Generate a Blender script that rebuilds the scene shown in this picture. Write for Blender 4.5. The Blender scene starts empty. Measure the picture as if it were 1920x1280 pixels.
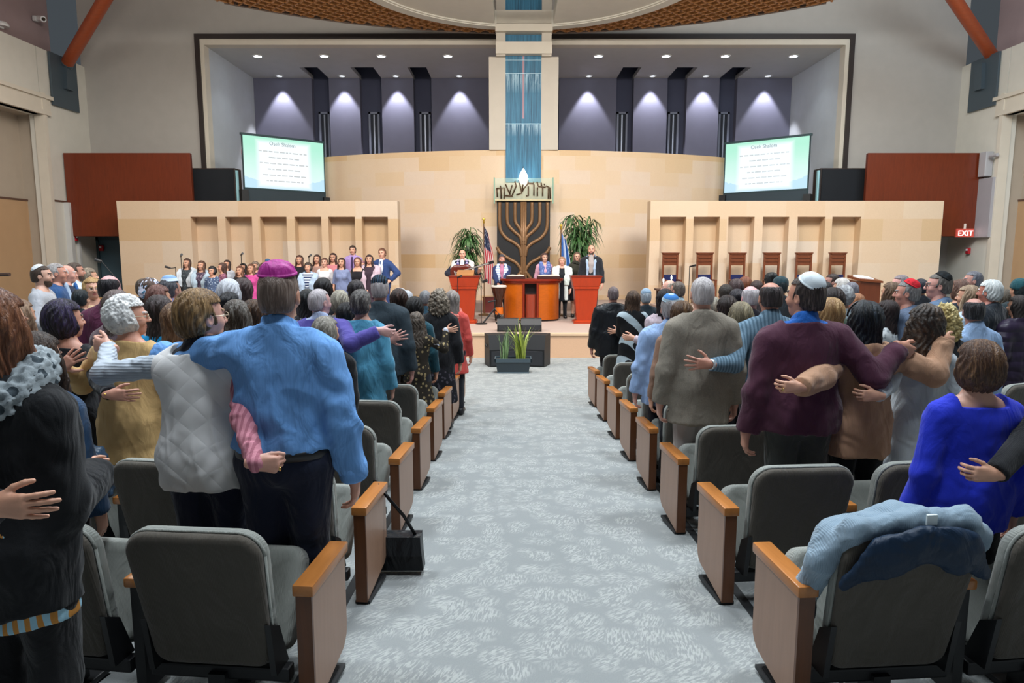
import bpy, bmesh, math, random
import numpy as np
from mathutils import Vector, Matrix

SC = bpy.context.scene
COL = SC.collection
PI = math.pi
rnd = random.Random(7)

# ---------------------------------------------------------------- camera, world, light, exposure
PITCH = math.atan(170 / 1280)
CAM = Vector((0, 0, 2.21))
cd = bpy.data.cameras.new('camera')
cd.sensor_width = 36; cd.lens = 24; cd.clip_start = .05; cd.clip_end = 200
cam = bpy.data.objects.new('camera', cd); COL.objects.link(cam)
cam.location = CAM; cam.rotation_euler = (PI / 2 - PITCH, 0, 0)
SC.camera = cam

SC.view_settings.view_transform = 'Standard'
SC.view_settings.look = 'None'
SC.view_settings.gamma = 1
SC.view_settings.use_curve_mapping = False
SC.view_settings.exposure = 0.0

w = bpy.data.worlds.new('hall_ambience'); SC.world = w; w.use_nodes = True
w.node_tree.nodes['Background'].inputs[0].default_value = (.75, .88, 1, 1)
w.node_tree.nodes['Background'].inputs[1].default_value = .075

def area(name, loc, target, size, power, col, sy=None, spread=PI):
    l = bpy.data.lights.new(name, 'AREA'); l.energy = power; l.color = col
    l.shape = 'RECTANGLE'; l.size = size; l.size_y = sy or size; l.spread = spread
    o = bpy.data.objects.new(name, l); COL.objects.link(o); o.location = loc
    o.rotation_euler = (Vector(target) - Vector(loc)).to_track_quat('-Z', 'Y').to_euler()
    return o

COOL = (.86, .94, 1.0); WARM = (1.0, .92, .83); NEUT = (1, .95, .9)
# ceiling lamps above the seats (cool), high ahead of the camera
area('house_light', (-4.2, 5.0, 9.6), (-3.6, 4.4, 1), 1.8, 560, COOL)
area('house_light', (4.2, 5.0, 9.6), (3.6, 4.4, 1), 1.8, 600, COOL)
area('house_light', (.3, 9.0, 9.6), (.2, 6.0, .5), 2.2, 620, COOL)
area('house_light', (-8.5, 12, 9.2), (-10, 13, 2), 3, 300, NEUT)
area('house_light', (8.8, 12, 9.2), (11.5, 16, 3), 3, 820, (.80, .92, 1))
area('house_light', (0.2, 1.0, 9.6), (0.2, 2.4, 0), 1.6, 400, COOL)
# warm stage lamps
area('stage_light', (-5, 11.5, 8.6), (-5.5, 19, 1.6), 2.0, 520, WARM)
area('stage_light', (.3, 11.5, 8.6), (.3, 20, 2.0), 2.0, 640, WARM)
area('stage_light', (5.6, 11.5, 8.6), (6, 19, 1.6), 2.0, 520, WARM)

# ---------------------------------------------------------------- helpers
def ray(px, py):
    dv = (640 - py) / 1280
    return (px - 960) / 1280, math.cos(PITCH) + dv * math.sin(PITCH), -math.sin(PITCH) + dv * math.cos(PITCH)
def at(px, py, Y):
    a, b, c = ray(px, py); t = Y / b
    return Vector((a * t, Y, CAM.z + c * t))
CX, CY = .2, 16.0                      # the rows curve round this point on the stage
def floor_z(x, y):
    r = math.hypot(x - CX, y - CY)
    return .19 + .0635 * (r - 6.7) if r > 6.7 else max(0.0, .0432 * (r - 2.3))

def mesh_obj(name, v, f, m=None, parent=None, smooth=True, mi=None):
    me = bpy.data.meshes.new(name)
    v = np.asarray(v, np.float32)
    if isinstance(f, np.ndarray):
        n = len(f); k = f.shape[1]
        me.vertices.add(len(v)); me.vertices.foreach_set('co', v.ravel())
        me.loops.add(n * k); me.loops.foreach_set('vertex_index', f.ravel().astype(np.int32))
        me.polygons.add(n); me.polygons.foreach_set('loop_start', np.arange(0, n * k, k, dtype=np.int32))
        if mi is not None: me.polygons.foreach_set('material_index', np.asarray(mi, np.int32))
        me.polygons.foreach_set('use_smooth', np.full(n, smooth)); me.update(calc_edges=True)
    else:
        me.from_pydata([tuple(p) for p in v], [], [tuple(q) for q in f])
        me.polygons.foreach_set('use_smooth', [smooth] * len(me.polygons))
    for mm in (m if isinstance(m, list) else [m] if m else []): me.materials.append(mm)
    return link(name, me, parent)
def link(name, data, parent=None):
    o = bpy.data.objects.new(name, data); COL.objects.link(o)
    if parent: o.parent = parent
    return o
def empty(name, loc=(0, 0, 0), rz=0):
    o = link(name, None); o.location = loc; o.rotation_euler = (0, 0, rz); o.empty_display_size = .1
    return o
def tag(o, label=None, cat=None, group=None, kind=None):
    if label: o['label'] = label
    if cat: o['category'] = cat
    if group: o['group'] = group
    if kind: o['kind'] = kind
    return o
def struct(o, label=None): return tag(o, label, None, None, 'structure')
def copy_tree(o, parent=None):
    c = o.copy(); COL.objects.link(c)
    if parent: c.parent = parent
    for ch in list(o.children): copy_tree(ch, c)
    return c

class MB:
    """collects boxes, tubes, lathes and prisms and links them as one mesh object"""
    def __init__(s): s.v = []; s.f = []; s.m = []; s.cur = 0; s.M = None
    def put(s, vs, fs):
        b = len(s.v)
        for p in vs:
            p = Vector(p)
            s.v.append(tuple(s.M @ p if s.M else p))
        for q in fs: s.f.append([b + i for i in q]); s.m.append(s.cur)
        return s
    def box(s, x0, x1, y0, y1, z0, z1, bev=0):
        if bev:
            bm = bmesh.new(); bmesh.ops.create_cube(bm, size=1)
            for v in bm.verts:
                v.co = Vector(((x0 + x1) / 2 + v.co.x * (x1 - x0), (y0 + y1) / 2 + v.co.y * (y1 - y0), (z0 + z1) / 2 + v.co.z * (z1 - z0)))
            bmesh.ops.bevel(bm, geom=bm.edges[:], offset=bev, segments=2, affect='EDGES', profile=.6)
            bm.verts.index_update()
            s.put([v.co for v in bm.verts], [[v.index for v in f.verts] for f in bm.faces]); bm.free(); return s
        return s.put([(x, y, z) for x in (x0, x1) for y in (y0, y1) for z in (z0, z1)],
                     [(0, 1, 3, 2), (4, 6, 7, 5), (0, 4, 5, 1), (2, 3, 7, 6), (0, 2, 6, 4), (1, 5, 7, 3)])
    def prism(s, poly, a, b, axis='y'):
        """polygon in the plane across the axis, extruded from a to b"""
        n = len(poly)
        def P(u, v, t): return {'y': (u, t, v), 'x': (t, u, v), 'z': (u, v, t)}[axis]
        vs = [P(u, v, a) for u, v in poly] + [P(u, v, b) for u, v in poly]
        return s.put(vs, [list(range(n)), list(range(2 * n - 1, n - 1, -1))] + [(i, i + n, (i + 1) % n + n, (i + 1) % n) for i in range(n)])
    def tube(s, pts, r, n=8, closed=False):
        pts = [Vector(p) for p in pts]; k = len(pts)
        rr = r if isinstance(r, (list, tuple)) else [r] * k
        vs = []; up = None
        for i, p in enumerate(pts):
            t = (pts[min(i + 1, k - 1)] - pts[max(i - 1, 0)])
            t = t.normalized() if t.length > 1e-9 else Vector((0, 0, 1))
            if up is None: up = t.orthogonal().normalized()
            up = (up - t * up.dot(t)); up = up.normalized() if up.length > 1e-6 else t.orthogonal().normalized()
            sd = t.cross(up)
            for j in range(n):
                a = 2 * PI * j / n
                vs.append(p + (up * math.cos(a) + sd * math.sin(a)) * rr[i])
        fs = [(i * n + j, i * n + (j + 1) % n, (i + 1) * n + (j + 1) % n, (i + 1) * n + j) for i in range(k - 1) for j in range(n)]
        fs += [list(range(n - 1, -1, -1)), [(k - 1) * n + j for j in range(n)]]
        return s.put(vs, fs)
    def lathe(s, prof, c=(0, 0), n=20, sx=1, sy=1, cap=True):
        k = len(prof)
        vs = [(c[0] + r * sx * math.cos(2 * PI * j / n), c[1] + r * sy * math.sin(2 * PI * j / n), z) for r, z in prof for j in range(n)]
        fs = [(i * n + j, i * n + (j + 1) % n, (i + 1) * n + (j + 1) % n, (i + 1) * n + j) for i in range(k - 1) for j in range(n)]
        if cap: fs += [list(range(n - 1, -1, -1)), [(k - 1) * n + j for j in range(n)]]
        return s.put(vs, fs)
    def build(s, name, m, parent=None, smooth=False, auto=None):
        o = mesh_obj(name, s.v, s.f, m, parent, smooth)
        if any(s.m): o.data.polygons.foreach_set('material_index', s.m)
        bm = bmesh.new(); bm.from_mesh(o.data); bmesh.ops.recalc_face_normals(bm, faces=bm.faces[:])
        if auto:
            for f in bm.faces: f.smooth = True
            for e in bm.edges:
                if len(e.link_faces) == 2 and e.calc_face_angle(0) > auto: e.smooth = False
        bm.to_mesh(o.data); bm.free()
        return o

# ---------------------------------------------------------------- materials
MATS = {}
def srgb(h):
    if isinstance(h, str):
        c = [int(h[i:i + 2], 16) / 255 for i in (0, 2, 4)]
    else: c = h
    return tuple(x / 12.92 if x <= .04045 else ((x + .055) / 1.055) ** 2.4 for x in c)
class NT:
    def __init__(s, name):
        s.m = bpy.data.materials.new(name); s.m.use_nodes = True
        s.t = s.m.node_tree; s.n = s.t.nodes; s.b = s.n['Principled BSDF']
    def new(s, typ, ins=None, **props):
        n = s.n.new(typ)
        for k, v in props.items(): setattr(n, k, v)
        for k, v in (ins or {}).items(): s.set(n, k, v)
        return n
    def set(s, n, k, v):
        i = n.inputs[k]
        if isinstance(v, bpy.types.NodeSocket): s.t.links.new(v, i)
        elif isinstance(v, bpy.types.Node): s.t.links.new(v.outputs[0], i)
        elif isinstance(v, (tuple, list)) and len(v) == 3 and i.type == 'RGBA': i.default_value = (*v, 1)
        else: i.default_value = v
    def math(s, op, a, b=0.0, c=None):
        n = s.new('ShaderNodeMath', operation=op); s.set(n, 0, a); s.set(n, 1, b)
        if c is not None: s.set(n, 2, c)
        return n.outputs[0]
    def co(s, which='Object', scale=(1, 1, 1), rot=(0, 0, 0)):
        c = s.new('ShaderNodeTexCoord'); mp = s.new('ShaderNodeMapping')
        s.t.links.new(c.outputs[which], mp.inputs[0]); mp.inputs['Scale'].default_value = scale; mp.inputs['Rotation'].default_value = rot
        return mp.outputs[0]
    def mix(s, fac, a, b):
        n = s.new('ShaderNodeMix', data_type='RGBA'); s.set(n, 0, fac); s.set(n, 6, a); s.set(n, 7, b)
        return n.outputs[2]
    def ramp(s, fac, stops):
        n = s.new('ShaderNodeValToRGB'); s.set(n, 0, fac); e = n.color_ramp.elements
        while len(e) < len(stops): e.new(.5)
        for q, (p, c) in zip(e, stops): q.position = p; q.color = (*c, 1) if len(c) == 3 else c
        return n.outputs[0]
    def noise(s, vec, scale=5, detail=3, rough=.5, dist=0):
        n = s.new('ShaderNodeTexNoise', {'Scale': scale, 'Detail': detail, 'Roughness': rough, 'Distortion': dist}); s.set(n, 'Vector', vec)
        return n.outputs[0]
    def bump(s, h, strength=.3, dist=.01):
        n = s.new('ShaderNodeBump', {'Strength': strength, 'Distance': dist}); s.set(n, 'Height', h); s.set(s.b, 'Normal', n.outputs[0])
    def base(s, c): s.set(s.b, 'Base Color', c)
    def pr(s, **k):
        for a, v in k.items(): s.b.inputs[a.replace('_', ' ').title() if a != 'ior' else 'IOR'].default_value = v
def mul(c, f): return tuple(min(1, x * f) for x in c)

def paint(h, rough=.6, metal=0, var=.06, scale=3, spec=None):
    key = ('paint', h, rough, metal, var, scale)
    if key in MATS: return MATS[key]
    t = NT('paint_' + str(h)); c = srgb(h)
    n = t.noise(t.co(), scale, 2)
    t.base(t.mix(n, mul(c, 1 - var), mul(c, 1 + var)))
    t.pr(roughness=rough, metallic=metal)
    MATS[key] = t.m; return t.m
def cloth(h, kind='plain', h2=None, rough=.85):
    key = ('cloth', h, kind, h2)
    if key in MATS: return MATS[key]
    t = NT('cloth_%s_%s' % (h, kind)); c = srgb(h); c2 = srgb(h2) if h2 else mul(c, .55)
    v = t.co()
    n = t.noise(v, 9, 3, .55)
    col = t.mix(n, mul(c, .88), mul(c, 1.1))
    fine = t.noise(v, 420, 2)
    hgt = fine
    def wave(scale, axis, dist=0, prof='SIN'):
        wv = t.new('ShaderNodeTexWave', {'Scale': scale, 'Distortion': dist, 'Detail': 1, 'Detail Scale': 2}, wave_type='BANDS', bands_direction=axis, wave_profile=prof); t.set(wv, 'Vector', v)
        return wv.outputs['Fac']
    if kind == 'pin':        # thin vertical woven stripes
        f = t.math('GREATER_THAN', wave(26, 'X'), .8); col = t.mix(t.math('MULTIPLY', f, .3), col, c2)
    elif kind == 'stripe':   # broad horizontal stripes
        f = t.math('GREATER_THAN', wave(5.2, 'Z'), .5); col = t.mix(f, col, c2)
    elif kind == 'diag':     # folds of dark stripe on a shawl
        f = t.math('GREATER_THAN', t.math('MULTIPLY', wave(2.2, 'DIAGONAL', .5), t.math('GREATER_THAN', t.noise(v, 5, 0), .46)), .62); col = t.mix(f, col, c2)
    elif kind == 'vstripe':
        f = t.math('GREATER_THAN', wave(14, 'X'), .55); col = t.mix(f, col, c2)
    elif kind == 'rib':
        hgt = t.math('ADD', t.math('MULTIPLY', wave(30, 'Z', .4), 3.0), fine); col = t.mix(t.math('MULTIPLY', wave(30, 'Z', .4), .35), mul(c, .7), col)
    elif kind == 'knit':
        hgt = t.math('ADD', t.math('MULTIPLY', wave(60, 'X', .6), 1.5), fine)
    elif kind == 'floral':
        vo = t.new('ShaderNodeTexVoronoi', {'Scale': 26}); t.set(vo, 'Vector', v)
        f = t.math('LESS_THAN', vo.outputs[0], .33); col = t.mix(f, col, c2)
    elif kind == 'tweed':
        f = t.noise(v, 160, 2); col = t.mix(f, mul(c, .7), mul(c, 1.3))
    elif kind == 'leather':
        n2 = t.noise(v, 60, 4); hgt = n2; rough = .38
    elif kind == 'quilt':    # stitched diamonds that puff up
        a = t.math('ADD', wave(5.6, 'DIAGONAL', 0), 0)
        v2 = t.co('Object', (-1, 1, 1)); wv = t.new('ShaderNodeTexWave', {'Scale': 5.6}, bands_direction='DIAGONAL'); t.set(wv, 'Vector', v2)
        hgt = t.math('MULTIPLY', t.math('MULTIPLY', t.math('POWER', a, .35), t.math('POWER', wv.outputs['Fac'], .35)), 2.6); rough = .6
    elif kind == 'puffer':
        hgt = t.math('MULTIPLY', t.math('POWER', wave(3.6, 'Z', .3), .4), 14); rough = .4
    elif kind == 'sheen': rough = .5
    t.base(col); t.pr(roughness=rough)
    t.b.inputs['Specular IOR Level'].default_value = .25
    if kind in ('sweater', 'knit', 'plain'): t.b.inputs['Sheen Weight'].default_value = .12
    t.bump(hgt, .25, .003)
    if kind in ('plain', 'pin', 'sweater', 'tweed', 'sheen', 'leather', 'knit', 'vstripe'):   # soft creases of worn cloth
        cr = t.noise(t.co('Object', (5, 5, 2.4), (.35, .3, 0)), 1.7, 3, .45, 1.6)
        b2 = t.new('ShaderNodeBump', {'Strength': .55 if kind in ('plain', 'pin', 'sheen') else .35, 'Distance': .05}); t.set(b2, 'Height', cr)
        t.t.links.new(b2.outputs[0], t.b.inputs['Normal'].links[0].from_node.inputs['Normal'])
    MATS[key] = t.m; return t.m
def skin(h):
    key = ('skin', h)
    if key in MATS: return MATS[key]
    t = NT('skin_' + h); c = srgb(h); v = t.co()
    n = t.noise(v, 16, 3); col = t.mix(n, mul(c, .85), mul(c, 1.08))
    red = t.noise(v, 5, 1); col = t.mix(t.math('MULTIPLY', red, .3), col, (c[0] * 1.0, c[1] * .62, c[2] * .58))
    t.base(col); t.pr(roughness=.5); t.b.inputs['Subsurface Weight'].default_value = .06
    t.b.inputs['Subsurface Radius'].default_value = (.02, .008, .004)
    t.bump(t.noise(v, 150, 3), .12, .002)
    MATS[key] = t.m; return t.m
def hair(h, h2=None, curl=0):
    key = ('hair', h, h2, curl)
    if key in MATS: return MATS[key]
    t = NT('hair_' + h); c = srgb(h); c2 = srgb(h2) if h2 else mul(c, 1.9)
    if curl: v = t.co('Object', (26, 26, 22))
    else: v = t.co('Object', (75, 75, 6))
    n = t.noise(v, 1.6, 4, .6, .6); n2 = t.noise(t.co('Object', (14, 14, 3)), 1, 2)
    f = t.math('ADD', t.math('MULTIPLY', n, .65), t.math('MULTIPLY', n2, .35))
    t.base(t.ramp(f, [(.33, mul(c, .55)), (.48, c), (.66, c2)])); t.pr(roughness=.42)
    t.b.inputs['Specular IOR Level'].default_value = .35
    t.bump(n, .75, .012)
    MATS[key] = t.m; return t.m
def wood(h, axis='Z', rough=.35, var=.2, scale=1):
    key = ('wood', h, axis, rough, scale)
    if key in MATS: return MATS[key]
    t = NT('wood_' + h); c = srgb(h)
    s = {'Z': (14, 14, 1.2), 'X': (1.2, 14, 14), 'Y': (14, 1.2, 14)}[axis]
    n = t.noise(t.co('Object', tuple(q * scale for q in s)), 1.5, 4, .6, 1.2)
    t.base(t.ramp(n, [(.3, mul(c, 1 - var)), (.5, c), (.72, mul(c, 1 + var))])); t.pr(roughness=rough)
    t.bump(n, .08, .004)
    MATS[key] = t.m; return t.m
def glow(h, e, name='glow'):
    key = (name, h, e)
    if key in MATS: return MATS[key]
    t = NT(name); t.base(srgb(h)); t.set(t.b, 'Emission Color', srgb(h)); t.b.inputs['Emission Strength'].default_value = e
    MATS[key] = t.m; return t.m
def stone(name, pal, bw=.95, bh=.42, off=.5):
    t = NT(name); g = t.new('ShaderNodeTexCoord').outputs['Object']
    sep = t.new('ShaderNodeSeparateXYZ'); t.set(sep, 0, g)
    cmb = t.new('ShaderNodeCombineXYZ'); t.set(cmb, 0, sep.outputs[0]); t.set(cmb, 1, sep.outputs[2])
    b = t.new('ShaderNodeTexBrick', {'Scale': 1.0, 'Mortar Size': .003, 'Brick Width': bw, 'Row Height': bh, 'Color1': (0, 0, 0), 'Color2': (1, 1, 1), 'Mortar': (.5, .5, .5)}, offset=off)
    t.set(b, 'Vector', cmb.outputs[0])
    # a tone for each whole course as well as for each block
    row = t.math('FLOOR', t.math('DIVIDE', sep.outputs[2], bh))
    wn = t.new('ShaderNodeTexWhiteNoise', noise_dimensions='1D'); t.set(wn, 'W', row)
    f = t.math('ADD', t.math('MULTIPLY', b.outputs['Color'], .5), t.math('MULTIPLY', wn.outputs[0], .5))
    col = t.ramp(f, [(.12, srgb(pal[0])), (.38, srgb(pal[1])), (.62, srgb(pal[2])), (.9, srgb(pal[3]))])
    vein = t.noise(g, 2.2, 4, .6, 1.5); col = t.mix(t.math('MULTIPLY', vein, .25), col, srgb(pal[4]))
    fine = t.noise(g, 45, 3); col = t.mix(t.math('MULTIPLY', fine, .14), col, (.12, .08, .05))
    t.base(col); t.pr(roughness=.65); t.bump(t.math('SUBTRACT', fine, t.math('MULTIPLY', b.outputs['Fac'], 2)), .2, .006)
    return t.m
# ---------------------------------------------------------------- smooth solids: distance fields meshed with surface nets
F32 = np.float32
class Field:
    def __init__(s, lo, hi, res):
        s.res = res; s.lo = np.array(lo, F32)
        s.n = np.maximum(4, np.ceil((np.array(hi) - np.array(lo)) / res).astype(int) + 1)
        s.ax = [(s.lo[i] + np.arange(s.n[i]) * res).astype(F32) for i in range(3)]
        s.V = np.full(tuple(s.n), .25, F32)
    def sl(s, lo, hi, pad=.1):
        r = []
        for i in range(3):
            a = int(max(0, math.floor((lo[i] - pad - s.lo[i]) / s.res))); b = int(min(s.n[i], math.ceil((hi[i] + pad - s.lo[i]) / s.res) + 1))
            if b <= a: return None
            r.append(slice(a, b))
        return tuple(r)
    def grid(s, r):
        return s.ax[0][r[0]][:, None, None], s.ax[1][r[1]][None, :, None], s.ax[2][r[2]][None, None, :]
    def add(s, fn, lo, hi, k=.03, mode='u'):
        r = s.sl(lo, hi)
        if r is None: return s
        d = fn(*s.grid(r)).astype(F32); V = s.V[r]
        if mode == 'u':
            h = np.maximum(k - np.abs(V - d), 0) / k if k > 0 else 0
            s.V[r] = np.minimum(V, d) - h * h * k / 4
        else:
            d = -d; h = np.maximum(k - np.abs(V - d), 0) / k if k > 0 else 0
            s.V[r] = np.maximum(V, d) + h * h * k / 4
        return s
    def cone(s, a, b, ra, rb, k=.03, sq=1.0, mode='u'):
        """round cone from a to b; sq < 1 flattens it front to back"""
        a = np.array(a, F32); b = np.array(b, F32); ba = b - a; ba[1] /= sq; L = float(ba @ ba) + 1e-9; R = max(ra, rb)
        def fn(x, y, z):
            px, py, pz = x - a[0], (y - a[1]) / sq, z - a[2]
            h = np.clip((px * ba[0] + py * ba[1] + pz * ba[2]) / L, 0, 1)
            d = np.sqrt((px - h * ba[0]) ** 2 + (py - h * ba[1]) ** 2 + (pz - h * ba[2]) ** 2) - (ra + (rb - ra) * h)
            return d * (sq if sq < 1 else 1) ** .5
        return s.add(fn, np.minimum(a, b) - R, np.maximum(a, b) + R, k, mode)
    def ell(s, c, r, k=.03, mode='u'):
        c = np.array(c, F32); r = np.array(r, F32)
        def fn(x, y, z):
            px, py, pz = x - c[0], y - c[1], z - c[2]
            k0 = np.sqrt((px / r[0]) ** 2 + (py / r[1]) ** 2 + (pz / r[2]) ** 2)
            k1 = np.sqrt((px / r[0] ** 2) ** 2 + (py / r[1] ** 2) ** 2 + (pz / r[2] ** 2) ** 2) + 1e-6
            return k0 * (k0 - 1) / k1
        return s.add(fn, c - r, c + r, k, mode)
    def cut(s, fn):
        """keep only where fn <= 0"""
        s.V = np.maximum(s.V, fn(s.ax[0][:, None, None], s.ax[1][None, :, None], s.ax[2][None, None, :]).astype(F32)); return s
    def mesh(s, smooth=1):
        V = s.V
        for a in range(3):   # close the box
            for e in (0, -1):
                ix = [slice(None)] * 3; ix[a] = e; V[tuple(ix)] = np.maximum(V[tuple(ix)], s.res)
        neg = V < 0
        n = s.n - 1
        cnt = np.zeros(tuple(n), np.int16); acc = np.zeros(tuple(n) + (3,), F32)
        for a in range(3):
            b, c = [(1, 2), (0, 2), (0, 1)][a]
            for ob in (0, 1):
                for oc in (0, 1):
                    s0 = [None] * 3; s1 = [None] * 3
                    s0[a] = slice(0, n[a]); s1[a] = slice(1, n[a] + 1)
                    for q, o in ((b, ob), (c, oc)): s0[q] = s1[q] = slice(o, o + n[q])
                    s0 = tuple(s0); s1 = tuple(s1)
                    m = neg[s0] != neg[s1]
                    if not m.any(): continue
                    v0 = V[s0][m]; t = v0 / (v0 - V[s1][m])
                    cnt[m] += 1
                    p = np.zeros((len(t), 3), F32); p[:, a] = t; p[:, b] = ob; p[:, c] = oc
                    acc[m] += p
        act = cnt > 0
        idx = np.full(tuple(n), -1, np.int32); ii = np.argwhere(act); idx[act] = np.arange(len(ii))
        v = (ii + acc[act] / cnt[act][:, None]) * s.res + s.lo
        faces = []
        for a in range(3):
            b, c = [(1, 2), (2, 0), (0, 1)][a]
            s0 = [slice(1, -1)] * 3; s1 = [slice(1, -1)] * 3
            s0[a] = slice(0, -1); s1[a] = slice(1, None)
            m0 = neg[tuple(s0)]; m1 = neg[tuple(s1)]
            e = np.argwhere(m0 != m1)
            if not len(e): continue
            flip = m0[tuple(e.T)]
            e = e + 1; e[:, a] -= 1
            q = []
            for db, dc in ((-1, -1), (0, -1), (0, 0), (-1, 0)):
                g = e.copy(); g[:, b] += db; g[:, c] += dc; q.append(idx[tuple(g.T)])
            q = np.stack(q, 1); q[~flip] = q[~flip][:, ::-1]
            faces.append(q)
        f = np.concatenate(faces) if faces else np.zeros((0, 4), np.int32)
        v = v.astype(F32)
        for _ in range(smooth): v = laplace(v, f, .5)
        return v, f
def laplace(v, f, lam):
    e = np.concatenate([f[:, [0, 1]], f[:, [1, 2]], f[:, [2, 3]], f[:, [3, 0]]])
    n = len(v); c = np.bincount(e[:, 0], minlength=n) + 1e-9
    out = np.empty_like(v)
    for i in range(3): out[:, i] = np.bincount(e[:, 0], weights=v[e[:, 1], i], minlength=n) / c
    return (v + (out - v) * lam).astype(F32)
def normals(v, f):
    fn = np.cross(v[f[:, 2]] - v[f[:, 0]], v[f[:, 3]] - v[f[:, 1]])
    n = np.zeros_like(v)
    for i in range(3):
        for k in range(4): n[:, i] += np.bincount(f[:, k], weights=fn[:, i], minlength=len(v)).astype(F32)
    return n / (np.linalg.norm(n, axis=1, keepdims=True) + 1e-9)
_r = np.random.RandomState(5); _DIR = _r.normal(size=(24, 3)).astype(F32); _DIR /= np.linalg.norm(_DIR, axis=1, keepdims=True); _PH = _r.rand(24) * 6.28
def wob(p, lam, seed=0, n=6, sc=(1, 1, 1)):
    """cheap smooth noise"""
    q = p * np.array(sc, F32) * (6.28 / lam); o = 0
    for i in range(n):
        j = (i + seed * 5) % 24; o = o + np.sin(q @ _DIR[j] + _PH[j] + 1.3 * np.sin(q @ _DIR[(j + 7) % 24] * .6))
    return o / n ** .5

# ---------------------------------------------------------------- head, hands and hair, built once and reused
HEADS = {}
def head_mesh(lod):
    if lod in HEADS: return HEADS[lod]
    res = {0: .0042, 1: .006, 2: .0085}[lod]
    f = Field((-.11, -.13, -.2), (.11, .13, .14), res)
    f.ell((0, -.012, .03), (.075, .097, .086), .02).ell((0, .022, -.035), (.057, .066, .078), .04)
    f.ell((0, .052, -.088), (.028, .03, .024), .035)
    for sx in (-1, 1):
        f.ell((sx * .04, .055, -.028), (.024, .026, .024), .02)
        f.ell((sx * .031, .098, .006), (.019, .02, .014), .014, 'd')
        f.ell((sx * .031, .074, .006), (.0135, .0135, .0135), .004)
        f.cone((sx * .016, .092, .028), (sx * .045, .078, .030), .009, .006, .012)
        f.ell((sx * .0795, -.012, -.008), (.010, .021, .033), .006)
        f.ell((sx * .089, -.008, -.004), (.008, .011, .019), .004, 'd')
        f.ell((sx * .011, .099, -.026), (.009, .01, .008), .006)
    f.cone((0, .088, .02), (0, .11, -.022), .007, .0115, .012)
    f.cone((-.017, .083, -.053), (.017, .083, -.053), .007, .007, .008).cone((-.015, .083, -.065), (.015, .083, -.065), .0075, .0075, .006)
    f.cone((0, -.022, -.03), (0, -.02, -.19), .055, .056, .03)
    v, q = f.mesh(1)
    c = v[q].mean(1); mi = np.zeros(len(q), int)
    ax = np.abs(c[:, 0]); front = c[:, 1] > .06
    eye = front & (((ax - .031) / .0135) ** 2 + ((c[:, 2] - .006) / .0075) ** 2 < 1)
    mi[front & ((c[:, 0] / .024) ** 2 + ((c[:, 2] + .059) / .0105) ** 2 < 1)] = 1
    mi[eye] = 2; mi[eye & (ax < .037) & (ax > .025)] = 3
    mi[front & (np.abs(c[:, 2] - .031 - .1 * (ax - .03)) < .006) & (ax > .013) & (ax < .049)] = 4
    HEADS[lod] = (v, q, mi); return HEADS[lod]

HANDS = {}
def hand_mesh(pose, lod):
    """right-hand shape about the wrist: fingers along +x, palm towards -z, thumb on the +y side"""
    key = (pose, lod)
    if key in HANDS: return HANDS[key]
    res = {0: .0034, 1: .005, 2: .0075}[lod]
    curl = {'flat': (8, 10, 6), 'relaxed': (22, 30, 20), 'spread': (6, 9, 6), 'grip': (62, 70, 40), 'cup': (30, 42, 28)}[pose]
    spread = {'flat': 5, 'relaxed': 4, 'spread': 11, 'grip': 2, 'cup': 5}[pose]
    f = Field((-.05, -.085, -.1), (.22, .10, .06), res)
    f.cone((-.03, 0, 0), (.01, 0, 0), .027, .027, .02)
    f.cone((.01, -.016, 0), (.082, -.026, 0), .017, .0145, .02).cone((.01, 0, 0), (.088, 0, .001), .018, .0150, .02)
    f.cone((.01, .016, 0), (.085, .026, 0), .018, .0145, .02).ell((.035, .022, -.008), (.03, .02, .017), .015)
    L = [(.040, .024, .020), (.045, .028, .021), (.042, .026, .021), (.032, .020, .018)]
    for i, (y, l) in enumerate(zip((.028, .009, -.011, -.029), L)):
        a = math.radians((1.5 - i) * spread); p = np.array((.084 + (.004, .008, .004, -.004)[i], y, .001)); ang = 0
        rr = [.0098, .0090, .0084, .0070] if i < 3 else [.0086, .008, .0074, .0062]
        for j in range(3):
            ang += math.radians(curl[j] * (1 + .08 * i))
            q = p + l[j] * np.array((math.cos(ang) * math.cos(a), math.cos(ang) * math.sin(a), -math.sin(ang)))
            f.cone(p, q, rr[j], rr[j + 1], .004); p = q
    th = {'flat': 42, 'relaxed': 30, 'spread': 58, 'grip': 24, 'cup': 40}[pose]; a = math.radians(th)
    p0 = np.array((.022, .026, -.004)); p1 = p0 + .042 * np.array((math.cos(a), math.sin(a), -.25)); b = a - .35
    p2 = p1 + .030 * np.array((math.cos(b), math.sin(b), -.3)); p3 = p2 + .022 * np.array((math.cos(b - .2), math.sin(b - .2), -.3))
    f.cone(p0, p1, .0135, .0108, .008).cone(p1, p2, .0108, .0098, .004).cone(p2, p3, .0098, .0078, .004)
    HANDS[key] = f.mesh(1); return HANDS[key]

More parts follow.
